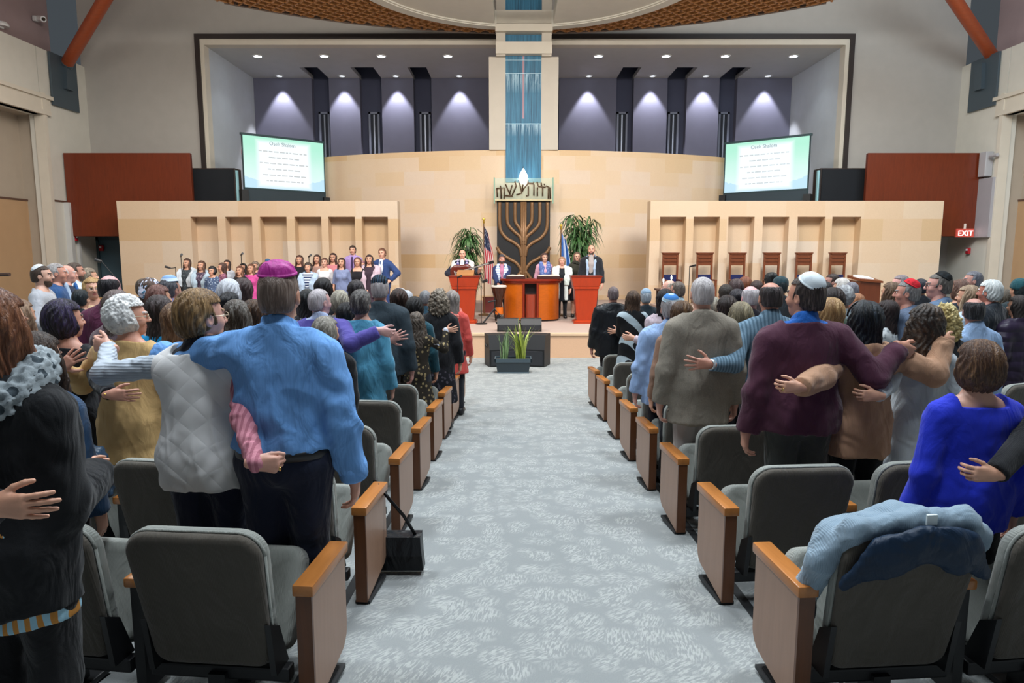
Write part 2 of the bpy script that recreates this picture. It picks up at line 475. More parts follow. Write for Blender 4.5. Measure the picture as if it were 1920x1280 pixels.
HAIRS = {}
def hair_mesh(style, lod):
    key = (style, lod)
    if key in HAIRS: return HAIRS[key]
    res = {0: .0042, 1: .006, 2: .0095}[lod]
    zlo = {'long': -.40, 'straight': -.46, 'wavy': -.36, 'curly': -.30, 'mid': -.27, 'bob': -.19, 'pony': -.30}.get(style, -.15)
    f = Field((-.17, -.19, zlo - .03), (.17, .15, .17), res)
    off = {'short': .012, 'buzz': .006, 'thick': .022, 'bald': .008, 'crop': .016, 'bob': .026, 'round': .032, 'puff': .034, 'straight': .018, 'long': .020, 'wavy': .028, 'curly': .03, 'mid': .022, 'bun': .014, 'updo': .018, 'pony': .014, 'boy': .022}[style]
    f.ell((0, -.014 - off * .42, .03), (.077 + off * .8, .099 + off * .6, .088 + off), .01)
    fall = style in ('long', 'straight', 'wavy', 'curly', 'mid', 'bob', 'round', 'puff')
    if style in ('short', 'thick', 'crop', 'boy', 'bald', 'buzz', 'bun', 'updo', 'pony'):
        f.ell((0, -.045, -.03), (.066 + off * .7, .062 + off, .075), .03)
    if style == 'bob': f.ell((0, -.03, -.045), (.098, .092, .105), .05)
    if style == 'round': f.ell((0, -.038, -.03), (.108, .092, .10), .05)
    if style == 'puff': f.ell((0, -.04, .0), (.104, .10, .10), .05)
    if style == 'mid':
        f.cone((0, -.05, .0), (0, -.062, -.22), .095, .10, .05, .62)
    if style in ('long', 'straight'):
        f.cone((0, -.05, .0), (0, -.075, zlo + .07), .092, .085 if style == 'long' else .098, .05, .55)
        for sx in (-1, 1): f.cone((sx * .078, .0, .0), (sx * .095, .03, -.26), .03, .026, .03)
    if style == 'wavy':
        f.cone((0, -.05, .0), (0, -.07, -.26), .105, .125, .05, .62)
        for sx in (-1, 1): f.cone((sx * .085, .0, .0), (sx * .11, .02, -.24), .035, .04, .03)
    if style == 'curly':
        f.ell((0, -.045, -.08), (.13, .105, .15), .06)
    if style == 'bun': f.ell((0, -.115, .055), (.045, .042, .042), .01)
    if style == 'updo': f.ell((0, -.075, .085), (.062, .055, .045), .025)
    if style == 'pony': f.cone((0, -.115, .04), (0, -.125, -.22), .032, .02, .02)
    def face(x, y, z):
        # the open face: in front of a slanted line, under the hair line
        hl = {'bald': .2, 'buzz': .072, 'short': .075, 'thick': .07}.get(style, .076)
        side = np.abs(x)
        a = (z - hl) + 0 * x                     # below the hair line
        b = .045 - y - .30 * np.clip(z + .02, -.2, .1) - (0.02 * (side / .08) ** 2)
        return np.maximum(a, b)
    f.cut(lambda x, y, z: -face(x, y, z))
    if fall:
        f.cut(lambda x, y, z: zlo + .012 * np.sin(x * 90) + .02 * np.cos(x * 14) * 0 - z)
    else:
        low = {'bald': -.062, 'buzz': -.068, 'short': -.072, 'thick': -.088, 'crop': -.088, 'boy': -.09}.get(style, -.085)
        if style not in ('pony',):
            f.cut(lambda x, y, z: low + .9 * np.clip(y + .045, 0, .06) + .25 * np.clip(np.abs(x) - .05, 0, .05) - z)
        # room for the ears
        for sx in (-1, 1): f.ell((sx * .09, -.004, -.022), (.024, .028, .04), .006, 'd')
    if style == 'bald':
        f.ell((0, .03, .105), (.072, .125, .075), .012, 'd')
    v, q = f.mesh(1)
    nn = normals(v, q)
    th = np.arctan2(v[:, 0], -(v[:, 1] + .01)); rad = np.hypot(v[:, 0], v[:, 1] + .014)
    amp = {'buzz': .0004, 'short': .0012, 'bald': .001}.get(style, .0032)
    n = 30
    d = np.sin(th * n + 5 * np.sin(v[:, 2] * 22 + th * 3)) * np.clip(rad / .06, 0, 1) + .8 * np.sin(th * 13 + 3 * np.sin(v[:, 2] * 15) + 1)
    if style in ('curly', 'puff'): d = 1.6 * wob(v, .05, 1) + 1.2 * wob(v, .024, 2); amp = .006 if style == 'curly' else .0019
    if style == 'wavy': d = np.sin(th * 20 + 5 * np.sin(v[:, 2] * 26)) + wob(v, .08, 3); amp = .0036
    v = v + nn * (amp * d)[:, None]
    HAIRS[key] = (v.astype(F32), q); return HAIRS[key]
HAIR_ME = {}
def hair_data(style, lod):
    key = (style, lod)
    if key not in HAIR_ME:
        v, q = hair_mesh(style, lod)
        o = mesh_obj('hair', v, q, hair('3a2a1e')); HAIR_ME[key] = o.data; bpy.data.objects.remove(o)
    return HAIR_ME[key]
def lathe_data(name, prof, n=28, m=None):
    b = MB(); b.lathe(prof, n=n); o = b.build(name, m or paint('ffffff'), smooth=True); d = o.data; bpy.data.objects.remove(o); return d
KIP = lathe_data('kippah', [(.001, .036), (.02, .034), (.042, .026), (.062, .012), (.072, -.004), (.0745, -.012), (.0755, -.014), (.074, -.016), (.071, -.012), (.06, .006), (.04, .02), (.001, .03)])
KIPBIG = lathe_data('kippah', [(.001, .048), (.025, .046), (.05, .037), (.069, .018), (.077, -.002), (.079, -.008), (.0815, -.008), (.0815, -.015), (.079, -.017), (.075, -.010), (.064, .013), (.04, .034), (.001, .042)])
CAPD = lathe_data('knit_hat', [(.001, .075), (.04, .07), (.075, .05), (.097, .015), (.102, -.02), (.104, -.045), (.100, -.05), (.094, -.045), (.09, 0), (.06, .05), (.001, .062)])
def matset(o, m):
    if not o.data.materials: o.data.materials.append(m)
    o.material_slots[0].link = 'OBJECT'; o.material_slots[0].material = m

EYE_W = paint('e8e4de', .3); EYE_D = paint('2a1c14', .3); 
# ---------------------------------------------------------------- people
def ik(s, t, l1, l2, hint):
    s = np.array(s, float); t = np.array(t, float); d = t - s; L = np.linalg.norm(d); M = (l1 + l2) * .995
    if L > M: t = s + d * M / L; d = t - s; L = M
    L = max(L, abs(l1 - l2) + .02)
    u = d / L; a = (l1 * l1 - l2 * l2 + L * L) / (2 * L); h = math.sqrt(max(l1 * l1 - a * a, 0))
    p = np.array(hint, float); p = p - u * (p @ u); p = p / (np.linalg.norm(p) + 1e-9)
    return s + u * a + p * h, t

TOPS = {  # thickness, hem height, sleeve length, wrinkle size, hem flare, neck
    'shirt': dict(t=.017, hem=.98, wr=.004, collar=1), 'polo': dict(t=.015, hem=.93, wr=.003, collar=1), 'sweater': dict(t=.021, hem=.90, wr=.004, collar=0),
    'jacket': dict(t=.026, hem=.80, wr=.003, collar=2, flare=.012), 'tee': dict(t=.013, hem=.92, wr=.002, collar=0, sleeve=.45), 'blouse': dict(t=.017, hem=.90, wr=.004, collar=0),
    'coat': dict(t=.03, hem=.62, wr=.004, collar=2, flare=.03), 'dress': dict(t=.014, hem=.5, wr=.003, collar=0, flare=.05), 'sleeveless': dict(t=.012, hem=.9, wr=.002, collar=0, sleeve=0),
    'longdress': dict(t=.016, hem=.22, wr=.004, collar=0, flare=.07), 'vest': dict(t=.034, hem=.85, wr=.005, collar=0, sleeve=0), 'tunic': dict(t=.02, hem=.74, wr=.004, collar=0, flare=.03)}
NPEOPLE = [0]; HEIGHTS = []
def person(px, py, Y, label, hairs=('short', '3a2a1e'), top=('shirt', '6688aa'), bottom=('trousers', '20242e'), face=0, sex='m', L=None, R=None,
           hat=None, tone='c99a80', build=1.0, base=None, group=None, tilt=0, yaw=0, lean=0, glasses=False, lod=None, fat=1.0, kid=False, extra=None, beard=None, roll=0, cutz=None, under=None, hw=None, sleeves=None, cat='person'):
    hs, hc = hairs[0], hairs[1]; hc2 = hairs[2] if len(hairs) > 2 else None
    P = at(px, py, Y); x = P.x
    z0 = floor_z(x, Y) if base is None else base
    hoff = {'buzz': .004, 'bald': .0, None: 0, 'updo': .03, 'round': .03, 'puff': .03}.get(hs, .016)
    if hat: hoff = max(hoff, .02)
    H = P.z - z0 - hoff; S = H / 1.75; HEIGHTS.append((round(H, 2), px, label[:28]))
    NPEOPLE[0] += 1
    if lod is None: lod = 0 if Y < 3.6 else 1 if Y < 7 else 2
    bres = {0: .016, 1: .02, 2: .026}[lod]; cres = {0: .0095, 1: .014, 2: .020}[lod]
    fr = math.radians(face); W = build * (1 if sex == 'm' else .9)
    sh = .183 * W; ca, sa = math.cos(-fr), math.sin(-fr)
    def loc(p):   # world point -> the person's own unit space
        dx, dy = p[0] - x, p[1] - Y
        return np.array((dx * ca - dy * sa, dx * sa + dy * ca, p[2] - z0)) / S
    def locd(d): return np.array((d[0] * ca - d[1] * sa, d[0] * sa + d[1] * ca, d[2]))
    # arms
    arms = []
    for sg, spec in ((-1, L), (1, R)):
        s0 = np.array((sg * sh, -.012, 1.378)); pose = 'relaxed'; fd = None; pn = None
        if spec is None:
            tgt = np.array((sg * (sh + .085 * fat), .03, .835)); hint = (sg * .25, -1, 0); pn = np.array((-sg, 0, 0)); fd = np.array((0, .12, -1.))
        elif spec[0] == 'w':     # wrist at a point of the room: ('w', px, py, Y, pose, finger direction, elbow hint, palm normal)
            tgt = loc(at(*spec[1:4])); pose = spec[4]; fd = locd(spec[5]); hint = locd(spec[6]); pn = locd(spec[7] if len(spec) > 7 else (0, 1, 0))
        elif spec[0] == 'l':     # wrist in own space
            tgt = np.array(spec[1]); pose = spec[2]; fd = np.array(spec[3], float); hint = spec[4]; pn = np.array(spec[5] if len(spec) > 5 else (0, 1, 0), float)
        if tgt[2] > 1.3: s0 = s0 + np.array((0, 0, .03))
        e, t = ik(s0, tgt, .295, .265, hint)
        arms.append((sg, s0, e, t, pose, fd, pn))
    gm = 1.0 if sex == 'm' else .88
    def torso(f, k=.05):
        f.ell((0, .0, .94), (.165 * W * fat, .118 * fat, .125), k).ell((0, .005 + .02 * (fat - 1), 1.09), ((.148 if sex == 'm' else .132) * W * fat, .108 * fat, .17), .09)
        f.ell((0, 0, 1.27), (.168 * W, .112, .19), .08)
        f.cone((-sh + .06, -.012, 1.375), (sh - .06, -.012, 1.375), .07, .07, .06)
        for sg in (-1, 1): f.cone((sg * .02, -.014, 1.475), (sg * (sh - .03), -.012, 1.395), .05, .042, .05)
        f.cone((0, -.012, 1.44), (0, .0, 1.56), .055, .053, .04)
        if sex == 'f': f.ell((-.075, .085, 1.25), (.065, .06, .065), .05).ell((.075, .085, 1.25), (.065, .06, .065), .05)
    def arm(f, a, frac=1.0, k=.03, ex=0, kk=.03):
        sg, s0, e, t, *_ = a
        f.cone(s0, e, .052 * gm + ex, .043 * gm + ex, kk)
        if frac >= 1: f.cone(e, t, .042 * gm + ex, .030 * gm + ex, k)
        elif frac > .5: f.cone(e, e + (t - e) * (frac - .5) * 2, .042 * gm + ex, .034 * gm + ex, k)
    def legs(f, ex=0, feet=True):
        for sg in (-1, 1):
            f.cone((sg * .088, 0, .9), (sg * .092, .012, .5), .09 * max(1, fat * .95) + ex, .058 + ex, .04).cone((sg * .092, .012, .5), (sg * .095, -.015, .09), .057 + ex, .042 + ex, .03)
            if feet: f.cone((sg * .095, -.02, .055), (sg * .11, .14, .032), .042, .032, .02)
    pts = np.array([q for a in arms for q in (a[1], a[2], a[3])])
    lo = np.minimum((-.32, -.24, -.02), pts.min(0) - .09); hi = np.maximum((.32, .26, 1.62), pts.max(0) + .09)
    f = Field(lo, (hi[0], hi[1], 1.66), bres); torso(f); legs(f)
    for a in arms: arm(f, a)
    v, q = f.mesh(1); vs = [v]; qs = [q]; mi = [np.zeros(len(q), int)]; nb = len(v)
    # hands
    for sg, s0, e, t, pose, fd, pn in arms:
        hv, hq = hand_mesh(pose, lod)
        d = (t - e) if fd is None else fd; d = d / np.linalg.norm(d)
        zz = -(pn - d * (pn @ d)); zz = zz / (np.linalg.norm(zz) + 1e-9); yy = np.cross(zz, d)
        # thumb side: for the left hand mirror the shape
        flip = sg < 0
        M = np.stack([d, -yy if flip else yy, zz])
        hv2 = (hv * gm ** .5) @ M + t
        vs.append(hv2.astype(F32)); qs.append((hq[:, ::-1] if flip else hq) + nb); mi.append(np.zeros(len(hq), int)); nb += len(hv2)
    # head
    hv, hq, hm = head_mesh(lod)
    hscale = hw or (1.0 if not kid else 1.06)
    if kid: hscale = min(1.25, 1 + .35 * (1.6 / max(H, 1) - 1) + .05)
    Mh = Matrix.Translation((0, .012, 1.632 + .0)) @ Matrix.Rotation(math.radians(yaw), 4, 'Z') @ Matrix.Rotation(math.radians(roll), 4, 'Y') @ Matrix.Rotation(math.radians(-tilt), 4, 'X') @ Matrix.Scale(hscale, 4)
    A = np.array(Mh, F32); hv2 = hv @ A[:3, :3].T + A[:3, 3]
    vs.append(hv2.astype(F32)); qs.append(hq + nb); mi.append(hm)
    v = np.concatenate(vs) * S
    sk = skin(tone)
    body = mesh_obj('person', v, np.concatenate(qs), [sk, paint('a8605a', .5), EYE_W, EYE_D, hair(hc, hc2)], None, True, np.concatenate(mi))
    body.location = (x, Y, z0); body.rotation_euler = (math.radians(-lean), 0, fr)
    tag(body, label, cat, group)
    HM = Matrix.Scale(S, 4) @ Mh
    def worn(name, data, m, M=Matrix.Identity(4)):
        o = link(name, data, body); matset(o, m); o.matrix_local = HM @ M; return o
    # hair and hats
    if hs:
        worn('hair', hair_data(hs, lod), hair(hc, hc2, 1 if hs in ('curly', 'wavy', 'puff') else 0))
    if beard:
        g = Field((-.09, -.03, -.16), (.09, .13, .0), .008)
        g.ell((0, .024, -.05), (.064, .073, .085), .02).ell((0, .055, -.095), (.036, .038, .034), .03)
        g.V += .006; g.cut(lambda x_, y_, z_: np.maximum(z_ + .035 - .6 * np.maximum(np.abs(x_) - .03, 0), .015 - y_ + 0 * x_)).ell((0, .1, -.058), (.024, .03, .009), .006, 'd')
        bv, bq = g.mesh(1); o = mesh_obj('beard', bv, bq, hair(beard)); o.parent = body; o.matrix_local = HM
    if hat:
        kind, m = hat[0], hat[1]
        if kind == 'kippah': worn('kippah', KIP, m, Matrix.Translation((0, -.012, .03)) @ Matrix.Rotation(math.radians(hat[2] if len(hat) > 2 else 32), 4, 'X') @ Matrix.Translation((0, 0, .079)))
        elif kind == 'bigkippah': worn('kippah', KIPBIG, m, Matrix.Translation((0, -.012, .03)) @ Matrix.Rotation(math.radians(hat[2] if len(hat) > 2 else 20), 4, 'X') @ Matrix.Translation((0, 0, .074)))
        elif kind == 'hat': worn('hat', CAPD, m, Matrix.Translation((0, -.012, .03)) @ Matrix.Rotation(math.radians(12), 4, 'X') @ Matrix.Translation((0, 0, .042)))
        elif kind == 'band':
            b = MB(); b.tube([(.098 * math.cos(a), .02 - .02 * math.sin(a) * 0 - .0, .03 + .103 * math.sin(a)) for a in np.linspace(0, PI, 16)], .007, 6)
            o = b.build('headband', m, body, True); o.matrix_local = HM
        elif kind == 'scarf':
            g = Field((-.13, -.17, -.12), (.13, .13, .16), .009); g.ell((0, -.02, .035), (.095, .115, .105), .01).ell((0, -.1, -.03), (.06, .05, .06), .04)
            g.cut(lambda x_, y_, z_: -np.maximum(z_ - .07, .03 - y_ - .3 * z_))
            bv, bq = g.mesh(1); bv = bv + normals(bv, bq) * (.003 * wob(bv, .05, 4))[:, None]
            o = mesh_obj('headscarf', bv, bq, m, body); o.matrix_local = HM
    if glasses:
        b = MB()
        for sg in (-1, 1):
            b.tube([(sg * .031 + .022 * math.cos(a), .1, .004 + .017 * math.sin(a)) for a in np.linspace(0, 2 * PI, 13)], .0016, 5)
            b.tube([(sg * .053, .1, .008), (sg * .075, .06, .009), (sg * .083, -.005, .010), (sg * .083, -.02, -.004)], .0022, 5)
        b.tube([(-.009, .103, .006), (.009, .103, .006)], .0016, 5)
        o = b.build('glasses', paint(glasses if isinstance(glasses, str) else 'c8b8a0', .3, .6), body, True); o.matrix_local = HM
    # upper garment
    def garment(name, T, m, res, parts_sleeve=None, seed=0):
        g = Field(lo - .05, (hi[0] + .05, hi[1] + .05, 1.62), res)
        sl = T.get('sleeve', 1.0)
        torso(g)
        if sl > 0:
            for a in arms: arm(g, a, sl, ex=T.get('ax', .004))
        hem = T['hem']; fl = T.get('flare', 0)
        if hem < .95:
            zz = max(hem - .03, .05)
            g.cone((0, .0, .98), (0, .005, zz), .165 * W * fat, (.165 * W * fat + fl * (1 + 1.2 * max(0, .8 - hem))), .06, .72)
        g.V -= T['t']
        nz = {0: 1.475, 1: 1.50, 2: 1.50, 3: 1.53}[T.get('collar', 0)]; nz = T.get('nz', nz)
        tilt_ = T.get('nt', .35)
        # hanging sleeves: cut the body by the hem where the point is nearer the trunk than the arm
        X, Yg, Z = g.ax[0][:, None, None], g.ax[1][None, :, None], g.ax[2][None, None, :]
        near = np.ones(tuple(g.n), bool)
        if sl > 0:
            for a in arms:
                if min(a[2][2], a[3][2]) < hem + .05:
                    e, t = a[2], a[3]; ba = t - e; hh = np.clip(((X - e[0]) * ba[0] + (Yg - e[1]) * ba[1] + (Z - e[2]) * ba[2]) / (ba @ ba), 0, 1)
                    d2 = (X - e[0] - hh * ba[0]) ** 2 + (Yg - e[1] - hh * ba[1]) ** 2 + (Z - e[2] - hh * ba[2]) ** 2
                    near &= d2 > (.078) ** 2
        hemcut = np.broadcast_to(hem - Z, tuple(g.n))
        g.V = np.where(near, np.maximum(g.V, hemcut), g.V)
        nk = np.where(np.abs(X) < .12, z_cut(Z, Yg, nz, tilt_), -1.0)
        g.V = np.maximum(g.V, nk.astype(F32))
        if sl >= 1:   # cuffs end square
            for a in arms:
                e, t = a[2], a[3]; u = (t - e) / (np.linalg.norm(t - e) + 1e-9); c0 = t - u * .012
                d_ = (X - c0[0]) * u[0] + (Yg - c0[1]) * u[1] + (Z - c0[2]) * u[2]
                r2 = (X - t[0]) ** 2 + (Yg - t[1]) ** 2 + (Z - t[2]) ** 2
                g.V = np.where(r2 < .085 ** 2, np.maximum(g.V, d_), g.V)
        if T.get('collar') == 1:
            g.cone((0, -.014, 1.44), (0, -.008, 1.535), .084, .073, .012); g.V = np.where((Z > 1.49 - .25 * Yg), np.maximum(g.V, Z - (1.533 - .55 * (Yg + .01))), g.V)
        if T.get('collar') == 2:
            g.cone((0, -.014, 1.42), (0, -.008, 1.50), .094, .081, .014); g.V = np.where((Z > 1.46), np.maximum(g.V, Z - (1.508 - .5 * (Yg + .01))), g.V)
        if T.get('collar') == 3:
            g.cone((0, -.01, 1.46), (0, .005, 1.54), .085, .078, .02); g.V = np.where((Z > 1.5), np.maximum(g.V, Z - 1.555), g.V)
        gv, gq = g.mesh(1)
        gn = normals(gv, gq)
        am = T['wr'] * T.get('wk', 1)
        ax_ = np.abs(gv[:, 0]); torso_w = np.clip((sh + .03 - ax_) / .06, 0, 1)
        drape = np.sin(gv[:, 0] * 34 + 2.2 * np.sin(gv[:, 2] * 5 + seed) + 1.3 * np.sin(gv[:, 0] * 11 + seed * 2)) * np.clip((1.42 - gv[:, 2]) / .25, 0, 1)
        slant = np.sin((gv[:, 2] * 34 + ax_ * 26) + 1.8 * wob(gv, .22, seed + 1))
        d_ = .75 * drape * torso_w + .6 * slant * (1 - torso_w) + .55 * wob(gv, .13, seed) + .35 * np.sin((gv[:, 2] - ax_ * .8) * 52 + wob(gv, .2, seed + 2) * 2) * np.clip((1.16 - gv[:, 2]) / .12, 0, 1) * torso_w
        sharp = 1 - np.abs(np.sin(gv[:, 0] * 15 + gv[:, 2] * 6 * np.sign(gv[:, 0]) + 1.6 * wob(gv, .3, seed + 3, sc=(1, 1, .4))))
        d_ = d_ + 1.3 * (sharp ** 3) * torso_w * np.clip((1.40 - gv[:, 2]) / .2, 0, 1)
        gv = gv + gn * (am * d_)[:, None]
        return mesh_obj(name, gv * S, gq, m, body)
    seed = NPEOPLE[0] % 7
    if top:
        T = dict(TOPS[top[0]]); 
        if len(top) > 2 and isinstance(top[2], dict): T.update(top[2])
        m = top[1] if not isinstance(top[1], str) else cloth(top[1], 'sweater' if top[0] == 'sweater' else 'plain')
        nm = {'polo': 'shirt', 'tee': 'shirt', 'longdress': 'dress', 'sleeveless': 'blouse', 'tunic': 'blouse'}.get(top[0], top[0])
        if under:
            U = dict(TOPS[under[0]]); U.update(under[2] if len(under) > 2 else {}); U['t'] = T['t'] - .013 if T.get('sleeve', 1) else .013
            garment({'polo': 'shirt'}.get(under[0], under[0]), U, under[1] if not isinstance(under[1], str) else cloth(under[1]), cres, seed=seed + 1)
        garment(nm, T, m, cres, seed=seed)
    if sleeves:   # sleeves coloured apart from the top, one mesh each
        for a, m in zip(arms, sleeves):
            if m is None: continue
            al = np.minimum(np.minimum(a[1], a[2]), a[3]) - .1; ah = np.maximum(np.maximum(a[1], a[2]), a[3]) + .1
            g = Field(al, ah, cres * .8); arm(g, a, 1.0, ex=.012)
            gv, gq = g.mesh(1); e, t = a[2], a[3]
            gv = gv + normals(gv, gq) * (.0035 * np.sin((gv @ np.array((40, 30, 40), F32)) + 2 * wob(gv, .1, 2)))[:, None]
            mesh_obj('sleeve', gv * S, gq, m, body)
    # lower garment
    if bottom:
        m = bottom[1] if not isinstance(bottom[1], str) else cloth(bottom[1])
        g = Field((-.3, -.22, 0), (.3, .24, 1.12), cres * (1.25 if lod == 0 else 1.4))
        if bottom[0] == 'trousers':
            g.ell((0, .0, .94), (.165 * W * fat, .118 * fat, .125), .05).ell((0, .005, 1.06), (.148 * W * fat, .108 * fat, .12), .06); legs(g, .0, False); g.V -= .0125 if fat < 1.1 else .014
            if sex == 'm': g.V -= .004
            g.cut(lambda x_, y_, z_: np.maximum(.075 - z_, z_ - 1.035 + .05 * y_) + 0 * x_)
        else:
            hz = bottom[2] if len(bottom) > 2 else .5
            g.ell((0, 0, .97), (.165 * W * fat, .118 * fat, .12), .05).cone((0, 0, .93), (0, 0, hz), .165 * W * fat, .19 * W * fat + .04, .05, .75); g.V -= .014
            g.cut(lambda x_, y_, z_: np.maximum(hz - z_, z_ - 1.04) + 0 * x_ + 0 * y_)
        gv, gq = g.mesh(1); gv = gv + normals(gv, gq) * (.003 * (wob(gv, .16, seed, sc=(1.6, 1.6, .5)) + .5 * np.sin(gv[:, 2] * 60 + wob(gv, .2, 1) * 2) * np.clip(.5 - np.abs(gv[:, 2] - .5), 0, 1)))[:, None]
        mesh_obj('trousers' if bottom[0] == 'trousers' else 'skirt', gv * S, gq, m, body)
        for sg in (-1, 1):
            o = link('shoe', SHOE, body); matset(o, paint('16161a', .4)); o.matrix_local = Matrix.Scale(S, 4) @ Matrix.Translation((sg * .1, .0, 0)) @ Matrix.Rotation(-sg * .1, 4, 'Z')
    if extra:
        for fn in extra: fn(body, S, HM, arms)
    return body
def z_cut(Z, Yg, nz, tl): return Z - nz + tl * (Yg + .02)
_f = Field((-.09, -.13, -.02), (.09, .24, .14), .008); _f.cone((0, -.045, .05), (0, .14, .042), .052, .046, .02).cone((0, -.04, .06), (0, -.03, .1), .052, .05, .03); _f.cut(lambda x, y, z: np.maximum(-z, z - .105) + 0 * x + 0 * y)
_v, _q = _f.mesh(1); _o = mesh_obj('shoe', _v, _q, paint('16161a', .4)); SHOE = _o.data; bpy.data.objects.remove(_o)
# ---------------------------------------------------------------- the hall
AX = .345                               # the axis of the hall
WHITE = paint('cfccc2', .7); GREYW = paint('b0aca6', .7); BEIGE = paint('a99c8c', .7); CREAM = paint('d2cabb', .6)
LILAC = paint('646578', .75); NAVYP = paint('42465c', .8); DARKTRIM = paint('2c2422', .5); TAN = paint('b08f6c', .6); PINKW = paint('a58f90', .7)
STONE = stone('pale_stone', ['d8b78c', 'dfc5a2', 'e2ccb4', 'e0d0c2', 'd4ae84'])
STONE2 = stone('honey_stone', ['ccae88', 'd4b899', 'd8c2a8', 'd8cab9', 'cba985'], 1.1, .62)
CHERRY = wood('6a2a12', 'Z', .3, .16); 

def carpet():
    t = NT('carpet'); g = t.co()
    vo = t.new('ShaderNodeTexVoronoi', {'Scale': 7.2, 'Randomness': .75}); t.set(vo, 'Vector', g)
    blob = t.math('MINIMUM', t.math('MAXIMUM', t.math('MULTIPLY', t.math('SUBTRACT', .66, vo.outputs['Distance']), 4.0), 0), 1)
    # brushed strokes inside each round motif, turned a little from one to the next
    rot = t.new('ShaderNodeVectorRotate', {}, rotation_type='Z_AXIS'); t.set(rot, 'Vector', g)
    sep = t.new('ShaderNodeSeparateColor'); t.set(sep, 0, vo.outputs['Color'])
    t.set(rot, 'Angle', t.math('MULTIPLY', sep.outputs[0], 1.1))
    mp = t.new('ShaderNodeMapping'); mp.inputs['Scale'].default_value = (120, 26, 26); t.set(mp, 0, rot.outputs[0])
    st = t.noise(mp.outputs[0], 1, 2, .5)
    f = t.math('MULTIPLY', blob, t.math('MINIMUM', t.math('MAXIMUM', t.math('MULTIPLY', t.math('SUBTRACT', st, .45), 8), 0), 1))
    soft = t.noise(g, 1.1, 3); fine = t.noise(g, 260, 2)
    base = t.mix(soft, srgb('868a8a'), srgb('929595')); lt = srgb('c2c4c0')
    col = t.mix(t.math('MULTIPLY', f, .46), base, lt)
    worn = t.math('GREATER_THAN', t.noise(g, .75, 3, .5), .64); col = t.mix(t.math('MULTIPLY', worn, .12), col, srgb('6a737b'))
    col = t.mix(t.math('MULTIPLY', fine, .3), col, srgb('5c6468'))
    t.base(col); t.pr(roughness=.95); t.b.inputs['Specular IOR Level'].default_value = .1; t.bump(fine, .4, .006)
    return t.m
CARPET = carpet()
def stage_carpet():
    t = NT('stage_carpet'); g = t.co(); n = t.noise(g, 200, 2); n2 = t.noise(g, 1.5, 3)
    t.base(t.mix(n, t.mix(n2, srgb('b09c90'), srgb('c2afa4')), srgb('a08c82'))); t.pr(roughness=.95); t.bump(n, .3, .004); return t.m
STCARPET = stage_carpet()

# raked floor: a shallow cone round the stage, level in front of it
nx, ny = 60, 56
xs = np.linspace(-15.5, 16.2, nx); ys = np.linspace(-4.5, 26.6, ny)
fv = [(x, y, floor_z(x, y)) for y in ys for x in xs]
ff = np.array([(j * nx + i, j * nx + i + 1, (j + 1) * nx + i + 1, (j + 1) * nx + i) for j in range(ny - 1) for i in range(nx - 1)])
struct(mesh_obj('floor', fv, ff, CARPET))
# dark strips let into the floor along the seat ends
for sx, x in (('left', -.78), ('right', 1.08)):
    b = MB(); ysn = np.linspace(.6, 9.2, 30)
    vs = []; fs = []
    for y in ysn: vs += [(x - .022, y, floor_z(x, y) + .004), (x + .022, y, floor_z(x, y) + .004)]
    b.put(vs, [(2 * i, 2 * i + 1, 2 * i + 3, 2 * i + 2) for i in range(len(ysn) - 1)])
    struct(b.build('trim_' + ('1' if sx == 'left' else '2'), paint('191b1e', .7)))
# stage
b = MB(); b.box(-9.8, 10.5, 14.12, 26.5, 0, .50); o = struct(b.build('floor_stage', STCARPET))
b = MB(); b.box(-9.8, 10.5, 14.06, 14.12, 0, .46); struct(b.build('wall_stage_front', stone('stage_stone', ['cfa584', 'd8b090', 'dcb697', 'd6b090', 'cfa27a'], 1.2, .7)))
b = MB(); b.box(-9.8, 10.5, 14.04, 14.16, .46, .515, .008); struct(b.build('trim_3', paint('d8b998', .6)))
b = MB(); b.box(-3.1, 3.8, 19.8, 21.6, .5, .70); struct(b.build('floor_platform', STCARPET))
for s, x0, x1 in (('left', -10.5, -3.3), ('right', 3.95, 11.6)):
    b = MB(); b.box(x0, x1, 18.5, 19.75, .5, .72); struct(b.build('floor_riser_' + s, STCARPET))

YF, YB, ZC = 22.0, 26.3, 8.47
# front wall with the wide recess
def wallbox(name, m, *boxes):
    b = MB()
    for q in boxes: b.box(*q)
    return struct(b.build(name, m))
wallbox('wall_front', GREYW, (-13.3, -9.72, YF, YF + .4, 0, 13), (10.5, 14.0, YF, YF + .4, 0, 13), (-9.72, 10.5, YF, YF + .4, 8.78, 13))
wallbox('trim_4', DARKTRIM, (-9.72, -9.58, YF - .10, YF + .05, 3, 8.78), (10.36, 10.5, YF - .10, YF + .05, 3, 8.78), (-9.58, 10.36, YF - .10, YF + .05, 8.64, 8.78))
wallbox('trim_5', CREAM, (-9.58, -9.46, YF - .04, YF + .3, .5, 8.64), (10.24, 10.36, YF - .04, YF + .3, .5, 8.64), (-9.46, 10.24, YF - .04, YF + .3, ZC, 8.64))
RECW = paint('bcc2c8', .7)
wallbox('wall_recess_left', RECW, (-9.75, -9.46, YF + .3, YB, 0, ZC)); wallbox('wall_recess_right', RECW, (10.24, 10.53, YF + .3, YB, 0, ZC))
wallbox('wall_back', NAVYP, (-9.75, 10.53, YB, YB + .2, 0, 9.2))
